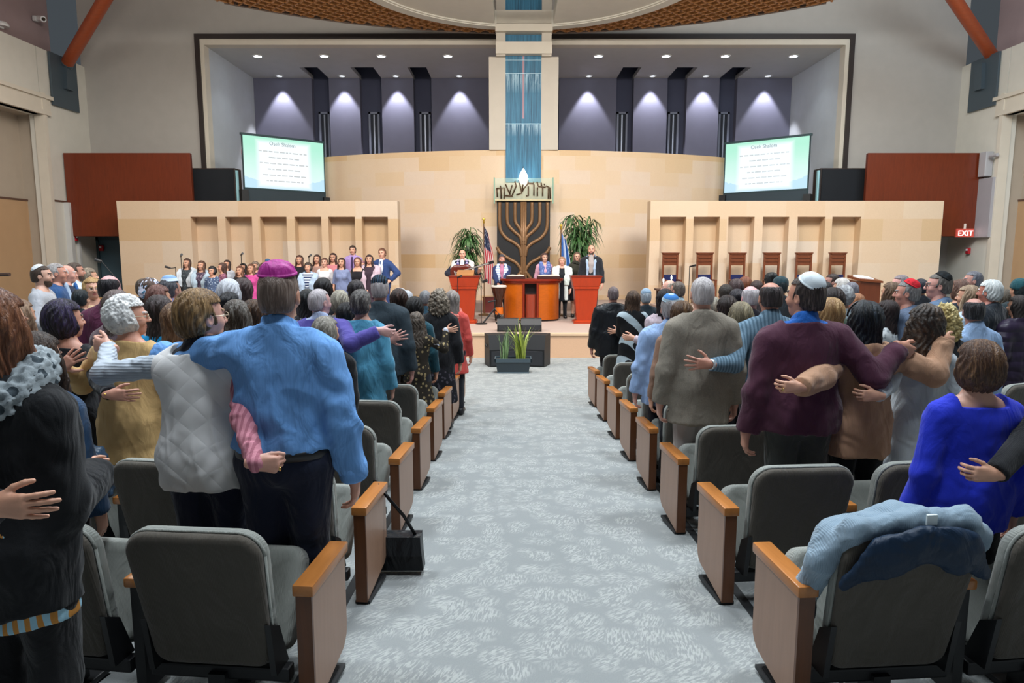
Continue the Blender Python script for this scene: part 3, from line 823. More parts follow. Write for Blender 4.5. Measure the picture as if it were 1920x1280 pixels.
# the bands between the lit panels, with slots cut up into the ceiling
k = YB / 1280 / 1.036
BANDS = [((a - 960) * k, (c - 960) * k) for a, c in ((590, 622), (679, 719), (778, 811), (1153, 1185), (1247, 1283), (1343, 1376))]
edges = [-9.46] + [e for q in BANDS[:3] for e in q] + [(917 - 960) * k, (1047 - 960) * k] + [e for q in BANDS[3:] for e in q] + [10.24]
i = 0
for j in range(0, len(edges), 2):
    a, c = edges[j], edges[j + 1]
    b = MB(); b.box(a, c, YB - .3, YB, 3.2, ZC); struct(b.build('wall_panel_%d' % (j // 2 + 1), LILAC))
cb = [(-9.75, 10.53, YF + .3, YB - 1.75, ZC, ZC + .15)]
cx = [-9.75] + [e for q in BANDS for e in q] + [10.53]
for j in range(0, len(cx), 2): cb.append((cx[j], cx[j + 1], YB - 1.75, YB, ZC, ZC + .15))
wallbox('ceiling_recess', paint('c0c0be', .7), *cb)
wallbox('ceiling_slots', NAVYP, (-9.75, 10.53, YB - 1.9, YB, 9.2, 9.3), (-9.75, 10.53, YB - 1.80, YB - 1.75, ZC + .15, 9.2))
for j, (a, c) in enumerate(BANDS):     # tall dark grille in each band
    m = (a + c) / 2 + (.06 if j < 3 else -.06)
    o = empty('wall_grille', (m, YB - .1, 5.55)); tag(o, ['tall dark grille between the first and second lit panels, far left', 'tall dark grille second from the left on the blue wall', 'tall dark grille nearest the blue glass, on its left', 'tall dark grille nearest the blue glass, on its right', 'tall dark grille second from the right on the blue wall', 'tall dark grille nearest the right end of the blue wall'][j], 'grille', 'grilles on the blue wall')
    b = MB(); b.box(-.2, -.13, -.03, .1, 0, 1.75).box(.13, .2, -.03, .1, 0, 1.75).box(-.2, .2, -.03, .1, 1.68, 1.75).box(-.2, .2, -.03, .1, 0, .07); b.build('frame', paint('6d7488', .5), o)
    b = MB(); b.box(-.13, .13, .04, .1, .07, 1.68); b.build('backing', paint('1c2230', .7), o)
    b = MB(); b.box(-.025, .025, .0, .06, .1, 1.66); b.build('bar', paint('8c94a4', .4, .4), o)
# round lamps in the recess ceiling: large ones near the front, small ones washing the wall
PCX = [(edges[j] + edges[j + 1]) / 2 for j in range(0, len(edges), 2)]
NTH = ['far left', 'second from left', 'third from left', 'just left of the blue glass', 'just right of the blue glass', 'third from right', 'second from right', 'far right']
BIGX = [483, 608, 715, 840, 1122, 1249, 1360, 1488]
def downlight(x, y, r, e, label, grp, spot=None):
    o = empty('downlight', (x, y, ZC)); tag(o, label, 'ceiling light', grp)
    b = MB(); b.lathe([(r * .8, -.002), (r * .82, -.02), (r * 1.15, -.02), (r * 1.2, -.004), (r * 1.2, .0)], n=20, cap=False); b.build('ring', paint('d8d8d8', .4), o, True)
    b = MB(); b.lathe([(.001, -.014), (r * .8, -.014), (r * .8, -.004)], n=20); b.build('lens', glow('e8f4ff', e, 'lamp_lens'), o, True)
    if spot:
        l = bpy.data.lights.new('downlight_beam', 'SPOT'); l.energy, l.spot_size, l.spot_blend, l.color = spot[0], math.radians(spot[1]), spot[2], spot[3]; l.shadow_soft_size = .06
        q = bpy.data.objects.new('downlight_beam', l); COL.objects.link(q); q.parent = o; q.location = (0, 0, -.06)
        d = Vector(spot[4]) - Vector((x, y, ZC - .06)); q.rotation_euler = d.to_track_quat('-Z', 'Y').to_euler()
for j, p in enumerate(BIGX):
    P = at(p, 105, 22.0); Y = 22.0 * (ZC - 2.21) / (P.z - 2.21); P = at(p, 105, Y)
    downlight(P.x, Y, .15, 26, 'large bright round lamp in the recess ceiling, ' + NTH[j], 'large recess lamps', (42, 110, .7, (.85, .93, 1), (P.x, Y, 0)))
for j, x in enumerate(PCX):
    downlight(x, YB - .60, .12, 3.5, 'small dim round lamp by the blue wall, ' + NTH[j], 'small wall-washing lamps', (470, 66, .32, (.94, .93, 1), (x, YB - .60, 0)))

# curved stone wall behind the ark and its blue window
R = 13.6; YC0 = 21.0 + R; ang = np.linspace(-.66, .66, 49); vs = []; fs = []
for a in ang:
    for rr in (R, R - .3):
        for z in (.5, 5.2): vs.append((AX + rr * math.sin(a), YC0 - rr * math.cos(a), z))
for i in range(len(ang) - 1):
    q = i * 4; fs += [(q, q + 4, q + 5, q + 1), (q + 1, q + 5, q + 7, q + 3), (q + 2, q + 3, q + 7, q + 6)]
b = MB(); b.put(vs, fs); struct(b.build('wall_stone', STONE, smooth=False))
# cream column round the blue window
GX0, GX1 = -.19, .866
wallbox('wall_column', paint('c3bbae', .65), (-.68, GX0, 20.96, 22.2, 5.2, 7.85), (GX1, 1.37, 20.96, 22.2, 5.2, 7.85), (-.46, GX0, 20.8, 22.3, 7.84, 12.6), (GX1, 1.15, 20.8, 22.3, 7.84, 12.6))
wallbox('trim_6', CREAM, (-.47, 1.16, 20.72, 21.0, 7.88, 8.21)); wallbox('trim_7', CREAM, (-.48, 1.17, 20.62, 21.0, 8.47, 8.68), (-.46, 1.15, 20.66, 21.0, 8.70, 9.05))
def blue_glass():
    t = NT('blue_glass'); g = t.co()
    st = t.noise(t.co('Object', (26, 1, .7)), 1.2, 4, .65, .4)
    sep = t.new('ShaderNodeSeparateXYZ'); t.set(sep, 0, g); z = sep.outputs[2]
    col = t.ramp(st, [(.3, srgb('0f3d56')), (.5, srgb('235f7c')), (.75, srgb('3f7f9c'))])
    top = t.math('SMOOTH_MIN', t.math('MAXIMUM', t.math('SUBTRACT', z, 6.3), 0), 1, .1)
    col = t.mix(t.math('MULTIPLY', top, .22), col, srgb('24505e'))
    # frosted cascades: each begins at a level line and thins out below it
    casc = 0
    for z0, ln in ((5.93, .35), (7.37, .55)):
        d = t.math('SUBTRACT', z0, z); m = t.math('MULTIPLY', t.math('GREATER_THAN', d, 0), t.math('MAXIMUM', t.math('SUBTRACT', 1, t.math('DIVIDE', d, ln)), 0))
        m = t.math('MULTIPLY', m, t.math('GREATER_THAN', st, .5)); casc = t.math('ADD', casc, m)
    col = t.mix(t.math('MULTIPLY', casc, .45), col, srgb('cfe6ee'))
    # a reddish line down the middle
    xm = t.math('ABSOLUTE', t.math('SUBTRACT', sep.outputs[0], AX - .01)); rl = t.math('MULTIPLY', t.math('LESS_THAN', xm, .028), t.math('MULTIPLY', t.math('GREATER_THAN', z, 6.1), t.math('LESS_THAN', z, 7.9)))
    col = t.mix(t.math('MULTIPLY', rl, .5), col, srgb('c98a88'))
    t.base(col); t.pr(roughness=.5); t.set(t.b, 'Emission Color', col); t.b.inputs['Emission Strength'].default_value = .26; t.bump(st, .4, .02)
    return t.m
b = MB(); b.box(GX0, GX1, 20.965, 20.99, 4.25, 12.6); o = struct(b.build('window_1', blue_glass()))
b = MB()
for z in (5.94, 7.38, 7.75): b.box(GX0, GX1, 20.95, 20.965, z, z + .012)
b.build('glazing_bar', paint('9fc0cc', .3, .3), o)

# niche walls either side of the stage
def niche_wall(side, x0, x1, nich):
    b = MB(); zt, zo, y0, y1 = 3.6, 3.16, 19.5, 19.95
    b.box(x0, x1, y0, y1, zo, zt); xs_ = [x0] + [e for q in nich for e in q] + [x1]
    for j in range(0, len(xs_), 2): b.box(xs_[j], xs_[j + 1], y0, y1, .0, zo)
    b.box(x0 + .02, x1 - .02, y1 - .1, y1 + .05, 0, zt - .02)
    struct(b.build('wall_niche_' + side, STONE2))
kk = 19.5 / 1280 / 1.0154
niche_wall('left', -11.1, -3.216, [((a - 960) * kk, (c - 960) * kk) for a, c in ((357, 407), (422, 472), (487, 537), (552, 602), (615, 665), (678, 727))])
niche_wall('right', 3.89, 12.12, [((a - 960) * kk, (c - 960) * kk) for a, c in ((1238, 1287), (1301, 1350), (1366, 1415), (1431, 1480), (1496, 1548), (1561, 1615))])

# side walls with their tall openings and set-back clerestory
for s, X, sg in (('left', -13.2, -1), ('right', 13.9, 1)):
    def xb(a, c): return (min(X + sg * a, X + sg * c), max(X + sg * a, X + sg * c))
    o0 = 19.8 if sg < 0 else 19.9; yb = o0 + .12
    wallbox('wall_' + s, WHITE, (*xb(0, .35), o0 + .03, YF, 0, 7.83), (*xb(0, .35), -4, o0, 6.0, 7.83), (*xb(0, .35), -4, 12.0, 0, 6.0), (*xb(.36, 1.3), -4, YF, 7.7, 7.83))
    wallbox('wall_clerestory_' + s, PINKW, (*xb(1.0, 1.3), -4, YF, 7.83, 13))
    wallbox('trim_%d' % (8 if sg < 0 else 9), CREAM, (*xb(-.08, .2), o0, o0 + .14, 0, 6.6), (*xb(-.10, .2), 12, o0 + .3, 6.0, 6.12), (*xb(-.05, .2), 12, o0 + .36, 6.12, 6.45), (*xb(-.12, .2), 12, o0 + .42, 6.45, 6.55))
    wallbox('wall_alcove_' + s, BEIGE, (*xb(.75, .85), 11, YF, 3.65, 6.4), (*xb(.3, .85), yb, yb + .1, 0, 6.4), (*xb(.35, .85), 11, yb, 6.0, 6.1))
    wallbox('wall_wainscot_' + s, TAN, (*xb(.68, .85), 11, YF - 1.2, 0, 3.62))
    wallbox('baseboard_' + s, paint('5a4034', .5), (*xb(-.02, .1), o0 + .14, YF, 3.62, 3.67), (*xb(.66, .8), 11, YF - 1.2, 3.62, 3.67))
# pilaster strips on the left wall
wallbox('trim_10', paint('c6c6c4', .6), (-13.25, -13.05, 20.45, 20.6, 0, 3.62), (-13.2, -13.12, 20.9, 21.0, 0, 3.62))
# upper ceiling, timber lattice and the round cream soffit
wallbox('ceiling', paint('8d867d', .8), (-15.2, 15.6, -4.5, 27, 12.6, 12.8))
DY, DR, DZ = 16.5, 4.5, 8.59
b = MB()
NW = .84                                # half width of the slot left for the column
def rim(r0, r1, z0, z1):
    n = 90; vs = []; a0, a1 = PI / 2 + math.asin(NW / r1), 2.5 * PI - math.asin(NW / r1)
    for a in np.linspace(a0, a1, n):
        for r, z in ((r0, z0), (r1, z0), (r1, z1), (r0, z1)): vs.append((AX + r * math.cos(a), DY + r * math.sin(a), z))
    b.put(vs, [(4 * i + j, 4 * i + (j + 1) % 4, 4 * i + 4 + (j + 1) % 4, 4 * i + 4 + j) for i in range(n - 1) for j in range(4)] + [(3, 2, 1, 0), (4 * n - 4, 4 * n - 3, 4 * n - 2, 4 * n - 1)])
rim(DR - .30, DR, DZ, DZ + .45); rim(DR - .36, DR - .30, DZ + .025, DZ + .2)
r_ = DR - .2; a0 = math.asin(NW / r_)
b.prism([(AX + r_ * math.cos(a), DY + r_ * math.sin(a)) for a in np.linspace(PI / 2 + a0, 2.5 * PI - a0, 90)] + [(AX + NW, DY + 1.2), (AX - NW, DY + 1.2)], DZ + .06, DZ + .44, 'z')
o = struct(b.build('ceiling_soffit', paint('d2cec2', .6), auto=.5))
LY, LR = 7.8, 13.5
def inside(x, y): return (x - AX) ** 2 + (y - LY) ** 2 < LR ** 2 and (x - AX) ** 2 + (y - DY) ** 2 > (DR + .02) ** 2 and y > 14
b = MB(); z0 = DZ + .02
def bars(dirx):
    for u in np.arange(-10 if dirx else -11, 11, .26):
        run = None; n = 260
        for i in range(n + 1):
            s_ = -11 + 22 * i / n
            c45 = .7071
            x, y = (AX + (u - s_) * c45 * (1 if dirx else -1), 17.5 + (u + s_) * c45)
            ok = inside(x, y)
            if ok and run is None: run = (x, y)
            if run and (not ok or i == n):
                p, q = Vector((*run, 0)), Vector((x, y, 0)); d = q - p
                if d.length > .1:
                    d.normalize(); nn = Vector((-d.y, d.x, 0)) * .022
                    vs = [p + nn, p - nn, q - nn, q + nn]
                    b.put([(v.x, v.y, z0) for v in vs] + [(v.x, v.y, z0 + .2) for v in vs], [(0, 1, 2, 3), (4, 7, 6, 5), (0, 4, 5, 1), (1, 5, 6, 2), (2, 6, 7, 3), (3, 7, 4, 0)])
                run = None
bars(True); bars(False)
struct(b.build('ceiling_lattice', wood('b27c48', 'X', .5, .2)))
ring = np.linspace(-.62, .62, 40); vs = []; fs = []
for a in ring: vs += [(AX + LR * math.sin(a), LY + LR * math.cos(a), z0 + .2), (AX + LR * math.sin(a) * .45, 14.2, z0 + .2)]
fs = [(2 * i, 2 * i + 2, 2 * i + 3, 2 * i + 1) for i in range(len(ring) - 1) if abs((ring[i] + ring[i + 1]) / 2) > .10]
b = MB(); b.put(vs, fs); struct(b.build('ceiling_lattice_backing', paint('3a2a20', .8)))
vs = []
for a in ring: vs += [(AX + LR * math.sin(a), LY + LR * math.cos(a), z0 - .03), (AX + LR * math.sin(a), LY + LR * math.cos(a), z0 + .25)]
b = MB(); b.put(vs, [(2 * i, 2 * i + 2, 2 * i + 3, 2 * i + 1) for i in range(len(ring) - 1)]); struct(b.build('trim_11', paint('5a4a40', .7)))

# ---------------------------------------------------------------- things fixed to the hall
for s, sg in (('left', -1), ('right', 1)):
    X = -13.2 if sg < 0 else 13.9
    o = empty('roof_strut', (X, 21.0, 7.2)); tag(o, 'reddish timber roof strut on a grey steel plate, %s wall' % s, 'strut', 'roof struts')
    if sg < 0: a, c = at(126, 118, 20.9), at(196, 0, 19.2)
    else: a, c = at(1862, 108, 20.9), at(1790, 0, 19.2)
    d = c - a; O = Vector((X, 21.0, 7.2))
    b = MB(); b.tube([a - O, a + d * 1.8 - O], [.17, .17], 16); b.build('timber', wood('a04a26', 'X', .4, .15), o, auto=.6)
    b = MB(); b.tube([a - O - d * .16, a - O + d * .02], [.16, .185], 16); b.build('steel_shoe', paint('55636c', .45, .3), o, auto=.6)
    b = MB(); b.box(-sg * .06 - .03, -sg * .06 + .03, -.75, .45, -.85, .62, .01); b.prism([(-.25, -.3), (.05, -.3), (.15, .45), (-.2, .45)], -sg * .06, -sg * .2, 'x'); b.build('gusset_plate', paint('4d5a63', .5, .3), o)
def soffit(s, x0, x1):
    o = empty('cherry_panel_box', ((x0 + x1) / 2, 20.55, 2.64)); tag(o, 'big dark cherry wood panel box above the %s exit' % s, 'wood panel', 'cherry panel boxes')
    h = (x1 - x0) / 2
    b = MB(); b.box(-h, h, 0, .06, 0, 2.41, .006); b.build('front_panel', CHERRY, o)
    b = MB(); b.box(-h, h, .06, 1.25, 0, .05).box(-h, h, .06, .12, 2.33, 2.39); b.box(-h, -h + .05, .06, .12, .05, 2.33).box(h - .05, h, .06, .12, .05, 2.33); b.build('case', wood('5a2410', 'Z', .35, .15), o)
soffit('left', -13.15, -9.44); soffit('right', 10.44, 13.88)
# exit sign on the right panel
def text(body, size, m, parent, loc, rot, name='lettering', ext=.004, align='CENTER'):
    c = bpy.data.curves.new(name, 'FONT'); c.body = body; c.size = size; c.extrude = ext; c.align_x = align; c.resolution_u = 3
    o = bpy.data.objects.new(name, c); COL.objects.link(o); dg = bpy.context.evaluated_depsgraph_get(); me = bpy.data.meshes.new_from_object(o.evaluated_get(dg)); bpy.data.objects.remove(o)
    me.materials.clear(); me.materials.append(m); q = link(name, me, parent); q.location = loc; q.rotation_euler = rot; return q
P = at(1808, 437, 20.55)
o = empty('exit_sign', (P.x, 20.57, P.z)); tag(o, 'lit red exit sign on the bottom of the right cherry panel', 'sign')
b = MB(); b.box(-.26, .26, -.07, .02, -.12, .13, .01); b.build('case', glow('b0453a', .55, 'sign_red'), o)
text('EXIT', .22, glow('fff4ee', 2.2), o, (0, -.075, -.075), (PI / 2, 0, 0))
b = MB(); b.tube([(0, -.02, .12), (0, -.02, .28)], .035, 10); b.build('mount', paint('e8dcd0', .5), o)
# double door under the left panel
o = struct(empty('door_1', (-12.35, 21.9, 0)))
for sg in (-1, 1):
    b = MB(); b.box(min(0, sg * .76), max(0, sg * .76), 0, .05, 0, 2.55, .006); l = b.build('door_leaf', paint('4c6470', .45), o)
    b = MB(); b.tube([(sg * .07, -.05, .95), (sg * .07, -.05, 1.6)], .016, 8); b.tube([(sg * .07, -.0, 1.0), (sg * .07, -.05, 1.0)], .01, 6).tube([(sg * .07, 0, 1.55), (sg * .07, -.05, 1.55)], .01, 6); b.build('handle', paint('b8bcc0', .3, .8), l)
b = MB(); b.box(-.84, -.76, -.04, .06, 0, 2.64).box(.76, .84, -.04, .06, 0, 2.64).box(-.84, .84, -.04, .06, 2.55, 2.64); b.build('door_frame', paint('3a4a50', .5), o)
wallbox('wall_vestibule', BEIGE, (-11.5, -9.5, 21.85, 22.0, 0, 2.64), (10.4, 12.1, 21.85, 22.0, 0, 2.64))
for px, py, Y, lab in ((119, 446, 20.7, 'small red fire alarm on the white pilaster left of the doors'), (407, 285, 24.6, 'red fire alarm on the recess wall left of the left screen'), (1557, 283, 24.8, 'red fire alarm on the recess wall right of the right screen'), (1847, 470, 20.9, 'small red fire alarm on the wall right of the exit sign'), (167, 465, 21.8, 'red fire alarm beside the teal double doors')):
    P = at(px, py, Y)
    if px < 300 and px != 167: P.x = -13.1; ax = 'l'
    elif px == 407: P.x = -9.44; ax = 'l'
    elif px == 1557: P.x = 10.2; ax = 'r'
    elif px == 1847: P.x = 13.85; ax = 'r'
    else: ax = 'f'; P.y = 21.82; P.x = -13.0
    o = empty('fire_alarm', P); o.rotation_euler = (0, 0, {'l': PI / 2, 'r': -PI / 2, 'f': 0}[ax]); tag(o, lab, 'fire alarm', 'red fire alarms')
    b = MB(); b.box(-.065, .065, -.05, .03, -.09, .09, .012); b.build('body', paint('b01c28', .4), o)
    b = MB(); b.box(-.03, .03, -.075, -.04, .0, .06, .008); b.build('strobe', paint('e8e8ec', .3), o)
for px, py, lab in ((70, 37, 'white security camera high on the left wall'), (4, 50, 'round white speaker horn high at the left picture edge')):
    P = at(px, py, 19.4); P.x = -14.15
    P = CAM + (P - CAM) * 1.0; Y = 14.1 * 1280 * 1.05 / (960 - px); Q = at(px, py, Y)
    o = empty('security_camera' if px > 20 else 'wall_speaker', Q); tag(o, lab, 'camera' if px > 20 else 'speaker')
    b = MB(); b.box(-.1, .0, -.08, .08, -.05, .10, .02); b.build('bracket', paint('d8d8d8', .5), o)
    b = MB()
    if px > 20: b.tube([(.0, .05, .05), (.26, -.12, -.02)], .085, 14)
    else: b.lathe([(.01, .0), (.17, .0), (.17, .06), (.12, .12), (.01, .12)], n=20)
    b.build('housing', paint('f0f0f0', .35), o, auto=.6)
    if px > 20: b = MB(); b.tube([(.26, -.12, -.02), (.275, -.13, -.025)], .05, 12); b.build('lens', paint('15171a', .15), o)
o = empty('conduit_panel', (13.86, 20.3, 2.6)); tag(o, 'tall grey panel with conduit beside the right cherry box', 'panel')
b = MB(); b.box(-.12, .02, -.35, .4, .0, 1.7, .01); b.build('cover', paint('a9a8ae', .5, .2), o)
b = MB(); b.box(-.2, .02, -.1, .2, 1.75, 2.45, .02); b.tube([(-.15, -.2, 2.3), (-.15, -.5, 2.3)], .05, 10); b.build('junction_box', paint('b8b8bc', .5, .2), o)
o = empty('handrail', (-6.0, 8.0, floor_z(-6, 8))); tag(o, 'dark handrail post with short rail at the left picture edge', 'handrail')
b = MB(); b.tube([(-.02, 0, 0), (-.06, 0, 1.9)], .02, 8); b.build('post', paint('3a2a22', .5), o)
b = MB(); b.tube([(-.5, 0, 1.52), (.14, 0, 1.53)], .022, 8); b.build('rail', paint('4a342a', .5), o)

# projection screens and loudspeakers standing behind the niche walls
def screen(s, pl, pr, lab):
    # pl, pr: left and right edge as (x, y, ztop, zbot)
    a, c = Vector((pl[0], pl[1], 0)), Vector((pr[0], pr[1], 0)); d = c - a; W = d.length; mid = (a + c) / 2
    o = empty('projection_screen', mid, math.atan2(d.y, d.x)); tag(o, lab, 'screen', 'projection screens')
    z0, z1 = pl[3], pl[2]; h = W / 2
    t = NT('screen_picture_' + s); g = t.new('ShaderNodeTexCoord').outputs['Object']; sep = t.new('ShaderNodeSeparateXYZ'); t.set(sep, 0, g)
    z = t.math('DIVIDE', t.math('SUBTRACT', sep.outputs[2], z0), z1 - z0); xx = t.math('DIVIDE', sep.outputs[0], h)
    n = t.noise(g, 1.6, 3, .5, .6)
    sky = t.mix(t.math('MAXIMUM', t.math('MINIMUM', t.math('ADD', z, t.math('MULTIPLY', n, .3)), 1), 0), srgb('e4f1f6'), srgb('a5e3cb'))
    hill = t.math('LESS_THAN', z, t.math('ADD', .06, t.math('MULTIPLY', t.math('ABSOLUTE', xx), t.math('MULTIPLY', n, .35))))
    col = t.mix(hill, sky, srgb('b5d9ea'))
    # the pale text block in the middle
    r = t.math('MAXIMUM', t.math('DIVIDE', t.math('ABSOLUTE', t.math('ADD', xx, .02)), .62), t.math('DIVIDE', t.math('ABSOLUTE', t.math('SUBTRACT', z, .48)), .42))
    blk = t.math('MINIMUM', t.math('MAXIMUM', t.math('MULTIPLY', t.math('SUBTRACT', 1.12, r), 5), 0), 1)
    col = t.mix(t.math('MULTIPLY', blk, .85), col, srgb('f3f6fb'))
    t.base((0.02, .02, .02)); t.set(t.b, 'Emission Color', col); t.b.inputs['Emission Strength'].default_value = 1.15; t.pr(roughness=.6)
    b = MB(); b.box(-h + .03, h - .03, -.005, .01, z0 + .02, z1 - .03); b.build('picture', t.m, o)
    b = MB(); b.box(-h - .03, h + .03, -.03, .04, z1 - .03, z1 + .03).box(-h, -h + .03, -.02, .03, z0 - .3, z1).box(h - .03, h, -.02, .03, z0 - .3, z1); b.box(-h, h, -.02, .03, z0 - .02, z0 + .02); b.build('frame', paint('14343a', .5), o)
    b = MB(); b.box(-h + .03, h - .03, -.01, .02, z0 - .5, z0 - .02); b.build('black_drop', paint('2c3a42', .8), o)
    for sg in (-1, 1): b = MB(); b.box(sg * h - .1, sg * h + .1, -.1, .12, .5, z0 - .05 - (.1 if sg > 0 else 0)); b.build('leg', paint('14181c', .6), o)
    text('Oseh Shalom', .15, paint('8aa4b4', .6), o, (-.05 * h, -.014, z1 - .25), (PI / 2, 0, 0), 'title')
    zz = z1 - .45; rr = random.Random(3); t2 = paint('c9d4de', .6)
    for ln in (1.5, .9, 1.45, 1.0, 1.3, 1.1):
        b = MB(); u = -ln / 2 - .05
        while u < ln / 2 - .05:
            l = rr.uniform(.06, .2); b.box(u, min(u + l, ln / 2), -.013, -.009, zz, zz + .035); u += l + .04
        zz -= .17; b.build('lettering', t2, o)
sl = [at(452, 250, 20.3), at(607, 268, 22.0), at(455, 352, 20.3)]
screen('left', (sl[0].x, 20.3, sl[0].z, sl[2].z), (sl[1].x, 22.0, sl[0].z, sl[2].z), 'lit green and white projection screen left of the stage')
sr = [at(1360, 269, 22.0), at(1521, 252, 20.3), at(1514, 354, 20.3)]
screen('right', (sr[0].x, 22.0, sr[1].z, sr[2].z), (sr[1].x, 20.3, sr[1].z, sr[2].z), 'lit green and white projection screen right of the stage')
for s, x0, x1 in (('left', 357, 443), ('right', 1539, 1625)):
    A, B = at(x0, 315, 21.3), at(x1, 376, 21.3)
    o = empty('loudspeaker', ((A.x + B.x) / 2, 21.3, .0)); x0_, x1_ = A.x, B.x; h = (x1_ - x0_) / 2; o.location.x = (x0_ + x1_) / 2; tag(o, 'black loudspeaker cabinet between %s screen and cherry panel' % s, 'loudspeaker', 'black loudspeaker cabinets')
    b = MB(); b.box(-h, h, .0, .5, 2.75, A.z, .01); b.build('cabinet', paint('2a1c18', .5), o)
    b = MB(); b.box(-h + .04, h - .04, -.03, .0, 2.8, A.z - .04, .006); b.build('grille', paint('10151c', .8), o)
    b = MB(); b.box(-.12, .12, .1, .4, 0, 2.75).box(-.4, .4, -.1, .5, 0, .05); b.build('stand', paint('15181c', .5), o)
    b = MB(); b.box((h if s == 'left' else -h - .05), (h + .05 if s == 'left' else -h), .05, .15, 2.75, A.z - .06); b.build('light_strip', paint('a8d8e0', .4), o)
# ---------------------------------------------------------------- auditorium chairs
FAB = cloth('4f4a43', 'knit'); FAB_LIT = cloth('8b8e89', 'knit'); BLK = paint('121316', .5)  # one grey-beige fabric: shell darkened for shade, cushion lightened for light from above
PANEL = wood('9a7863', 'Z', .35, .06); PEDGE = wood('5c3418', 'Z', .35, .15); CAPW = wood('a96c36', 'Y', .25, .14)
def rrect(wt, wb, h, rt, rb, ins, z0, n=7):
    """outline with round corners: wide at the top, narrower below"""
    wt = wt - ins; wb = wb - ins; rt = max(.004, rt - ins); rb = max(.004, rb - ins); z0 += ins; h -= 2 * ins; p = []
    for cx, cz, r, a0 in ((wt - rt, z0 + h - rt, rt, 0), (-wt + rt, z0 + h - rt, rt, PI / 2), (-wb + rb, z0 + rb, rb, PI), (wb - rb, z0 + rb, rb, 1.5 * PI)):
        for i in range(n): a = a0 + PI / 2 * i / (n - 1); p.append((cx + r * math.cos(a), cz + r * math.sin(a)))
    return p
def loft(b, prof, args, dome=0, rec=0):
    """prof: list of (y, inset); closes both ends"""
    L = [rrect(*args[:5], i, args[5]) for y, i in prof]; n = len(L[0]); z0, h = args[5], args[2]
    vs = [(x, y + rec * (z - z0), z) for (y, i), l in zip(prof, L) for x, z in l]
    fs = [(k * n + j, k * n + (j + 1) % n, (k + 1) * n + (j + 1) % n, (k + 1) * n + j) for k in range(len(prof) - 1) for j in range(n)]
    c0, c1 = len(vs), len(vs) + 1; zc = z0 + h / 2
    vs += [(0, prof[0][0] - dome + rec * h / 2, zc), (0, prof[-1][0] + dome + rec * h / 2, zc)]
    fs += [(c0, (j + 1) % n, j) for j in range(n)] + [(c1, (len(prof) - 1) * n + j, (len(prof) - 1) * n + (j + 1) % n) for j in range(n)]
    b.put(vs, fs)
def make_chair(side):
    """side: 0 plain, -1 end panel on the right-hand side (left block), +1 end panel on the left-hand side (right block)"""
    t = empty('auditorium_chair')
    A = (.228, .208, .51, .08, .06, .34); ex_ = .325 if side == -1 else .29; rec = -.21
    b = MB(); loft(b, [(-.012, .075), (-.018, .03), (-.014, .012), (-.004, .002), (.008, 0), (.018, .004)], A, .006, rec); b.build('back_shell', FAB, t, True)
    b = MB(); loft(b, [(.018, .012), (.020, .004), (.03, -.004), (.05, -.004), (.066, .006), (.078, .03), (.084, .08)], A, .004, rec); b.build('back_cushion', FAB_LIT, t, True)
    b = MB(); ol = rrect(*A[:5], .0, A[5]); b.tube([(x, .019 + rec * (z - .35), z) for x, z in ol + ol[:1]], .006, 6); b.build('piping', FAB_LIT, t, True)
    # seat tipped up in front of the back
    b = MB(); S = (.232, .225, .36, .06, .05, .0)
    loft(b, [(-.02, .05), (-.03, .02), (-.02, .004), (.0, 0), (.04, 0), (.06, .01), (.075, .04)], S, .006); o = b.build('seat', FAB_LIT, t, True)
    o.location = (0, .105, .33); o.rotation_euler = (math.radians(-26), 0, 0)
    b = MB(); b.box(-.25, .25, .02, .07, .27, .32, .008).box(-.03, .03, .0, .09, .19, .3).box(-.06, .06, -.08, .17, .175, .197, .005); b.build('pedestal', BLK, t)
    for sg in (-1, 1): b = MB(); b.prism([(-.02, .32), (.08, .32), (.02, .48), (-.05, .52)], sg * .215 - .01, sg * .215 + .01, 'x'); b.build('bracket', BLK, t)
    for sg in (-1, 1):
        end = (side == -1 and sg == 1) or (side == 1 and sg == -1)
        x = sg * (ex_ if end else .285)
        if end:
            R_ = .075; poly = [(0, .19), (0, .605), (.325, .605), (.325, .24 + R_)] + [(.325 - R_ + R_ * math.cos(a), .24 + R_ - R_ * math.sin(a)) for a in np.linspace(.2, PI / 2, 6)]
            e = MB(); e.prism(poly, x - .026, x + .026, 'x')
            p = e.build('end_panel', PANEL, t)
            e = MB(); e.box(x - .027, x + .027, -.012, .001, .19, .605); e.build('edge_strip', PEDGE, p)
            e = MB(); e.box(x - .036, x + .036, -.018, .34, .605, .645, .007); e.build('armrest', CAPW, p, auto=.5)
            e = MB(); e.box(x - .02, x + .02, .06, .24, .18, .2).box(x - .035, x + .035, .0, .27, .175, .19); e.build('foot', BLK, p)
        elif sg == (1 if side in (0, 1) else -1):
            e = MB(); e.box(x - .028, x + .028, -.0, .30, .60, .635, .008); p = e.build('armrest', CAPW, t, auto=.5)
            e = MB(); e.box(x - .018, x + .018, .02, .16, .2, .6); e.build('arm_post', BLK, p)
    for q in t.children: q.location.z -= .175
    return t
ROWY = [2.115, 2.94, 3.86, 4.76, 5.63, 6.51, 7.46, 8.42]
PROTO = {s: make_chair(s) for s in (0, 2, -1, 1)}; USED = {}
CHAIRS = {}
ORD = ['nearest', 'second', 'third', 'fourth', 'fifth', 'sixth', 'seventh', 'eighth']
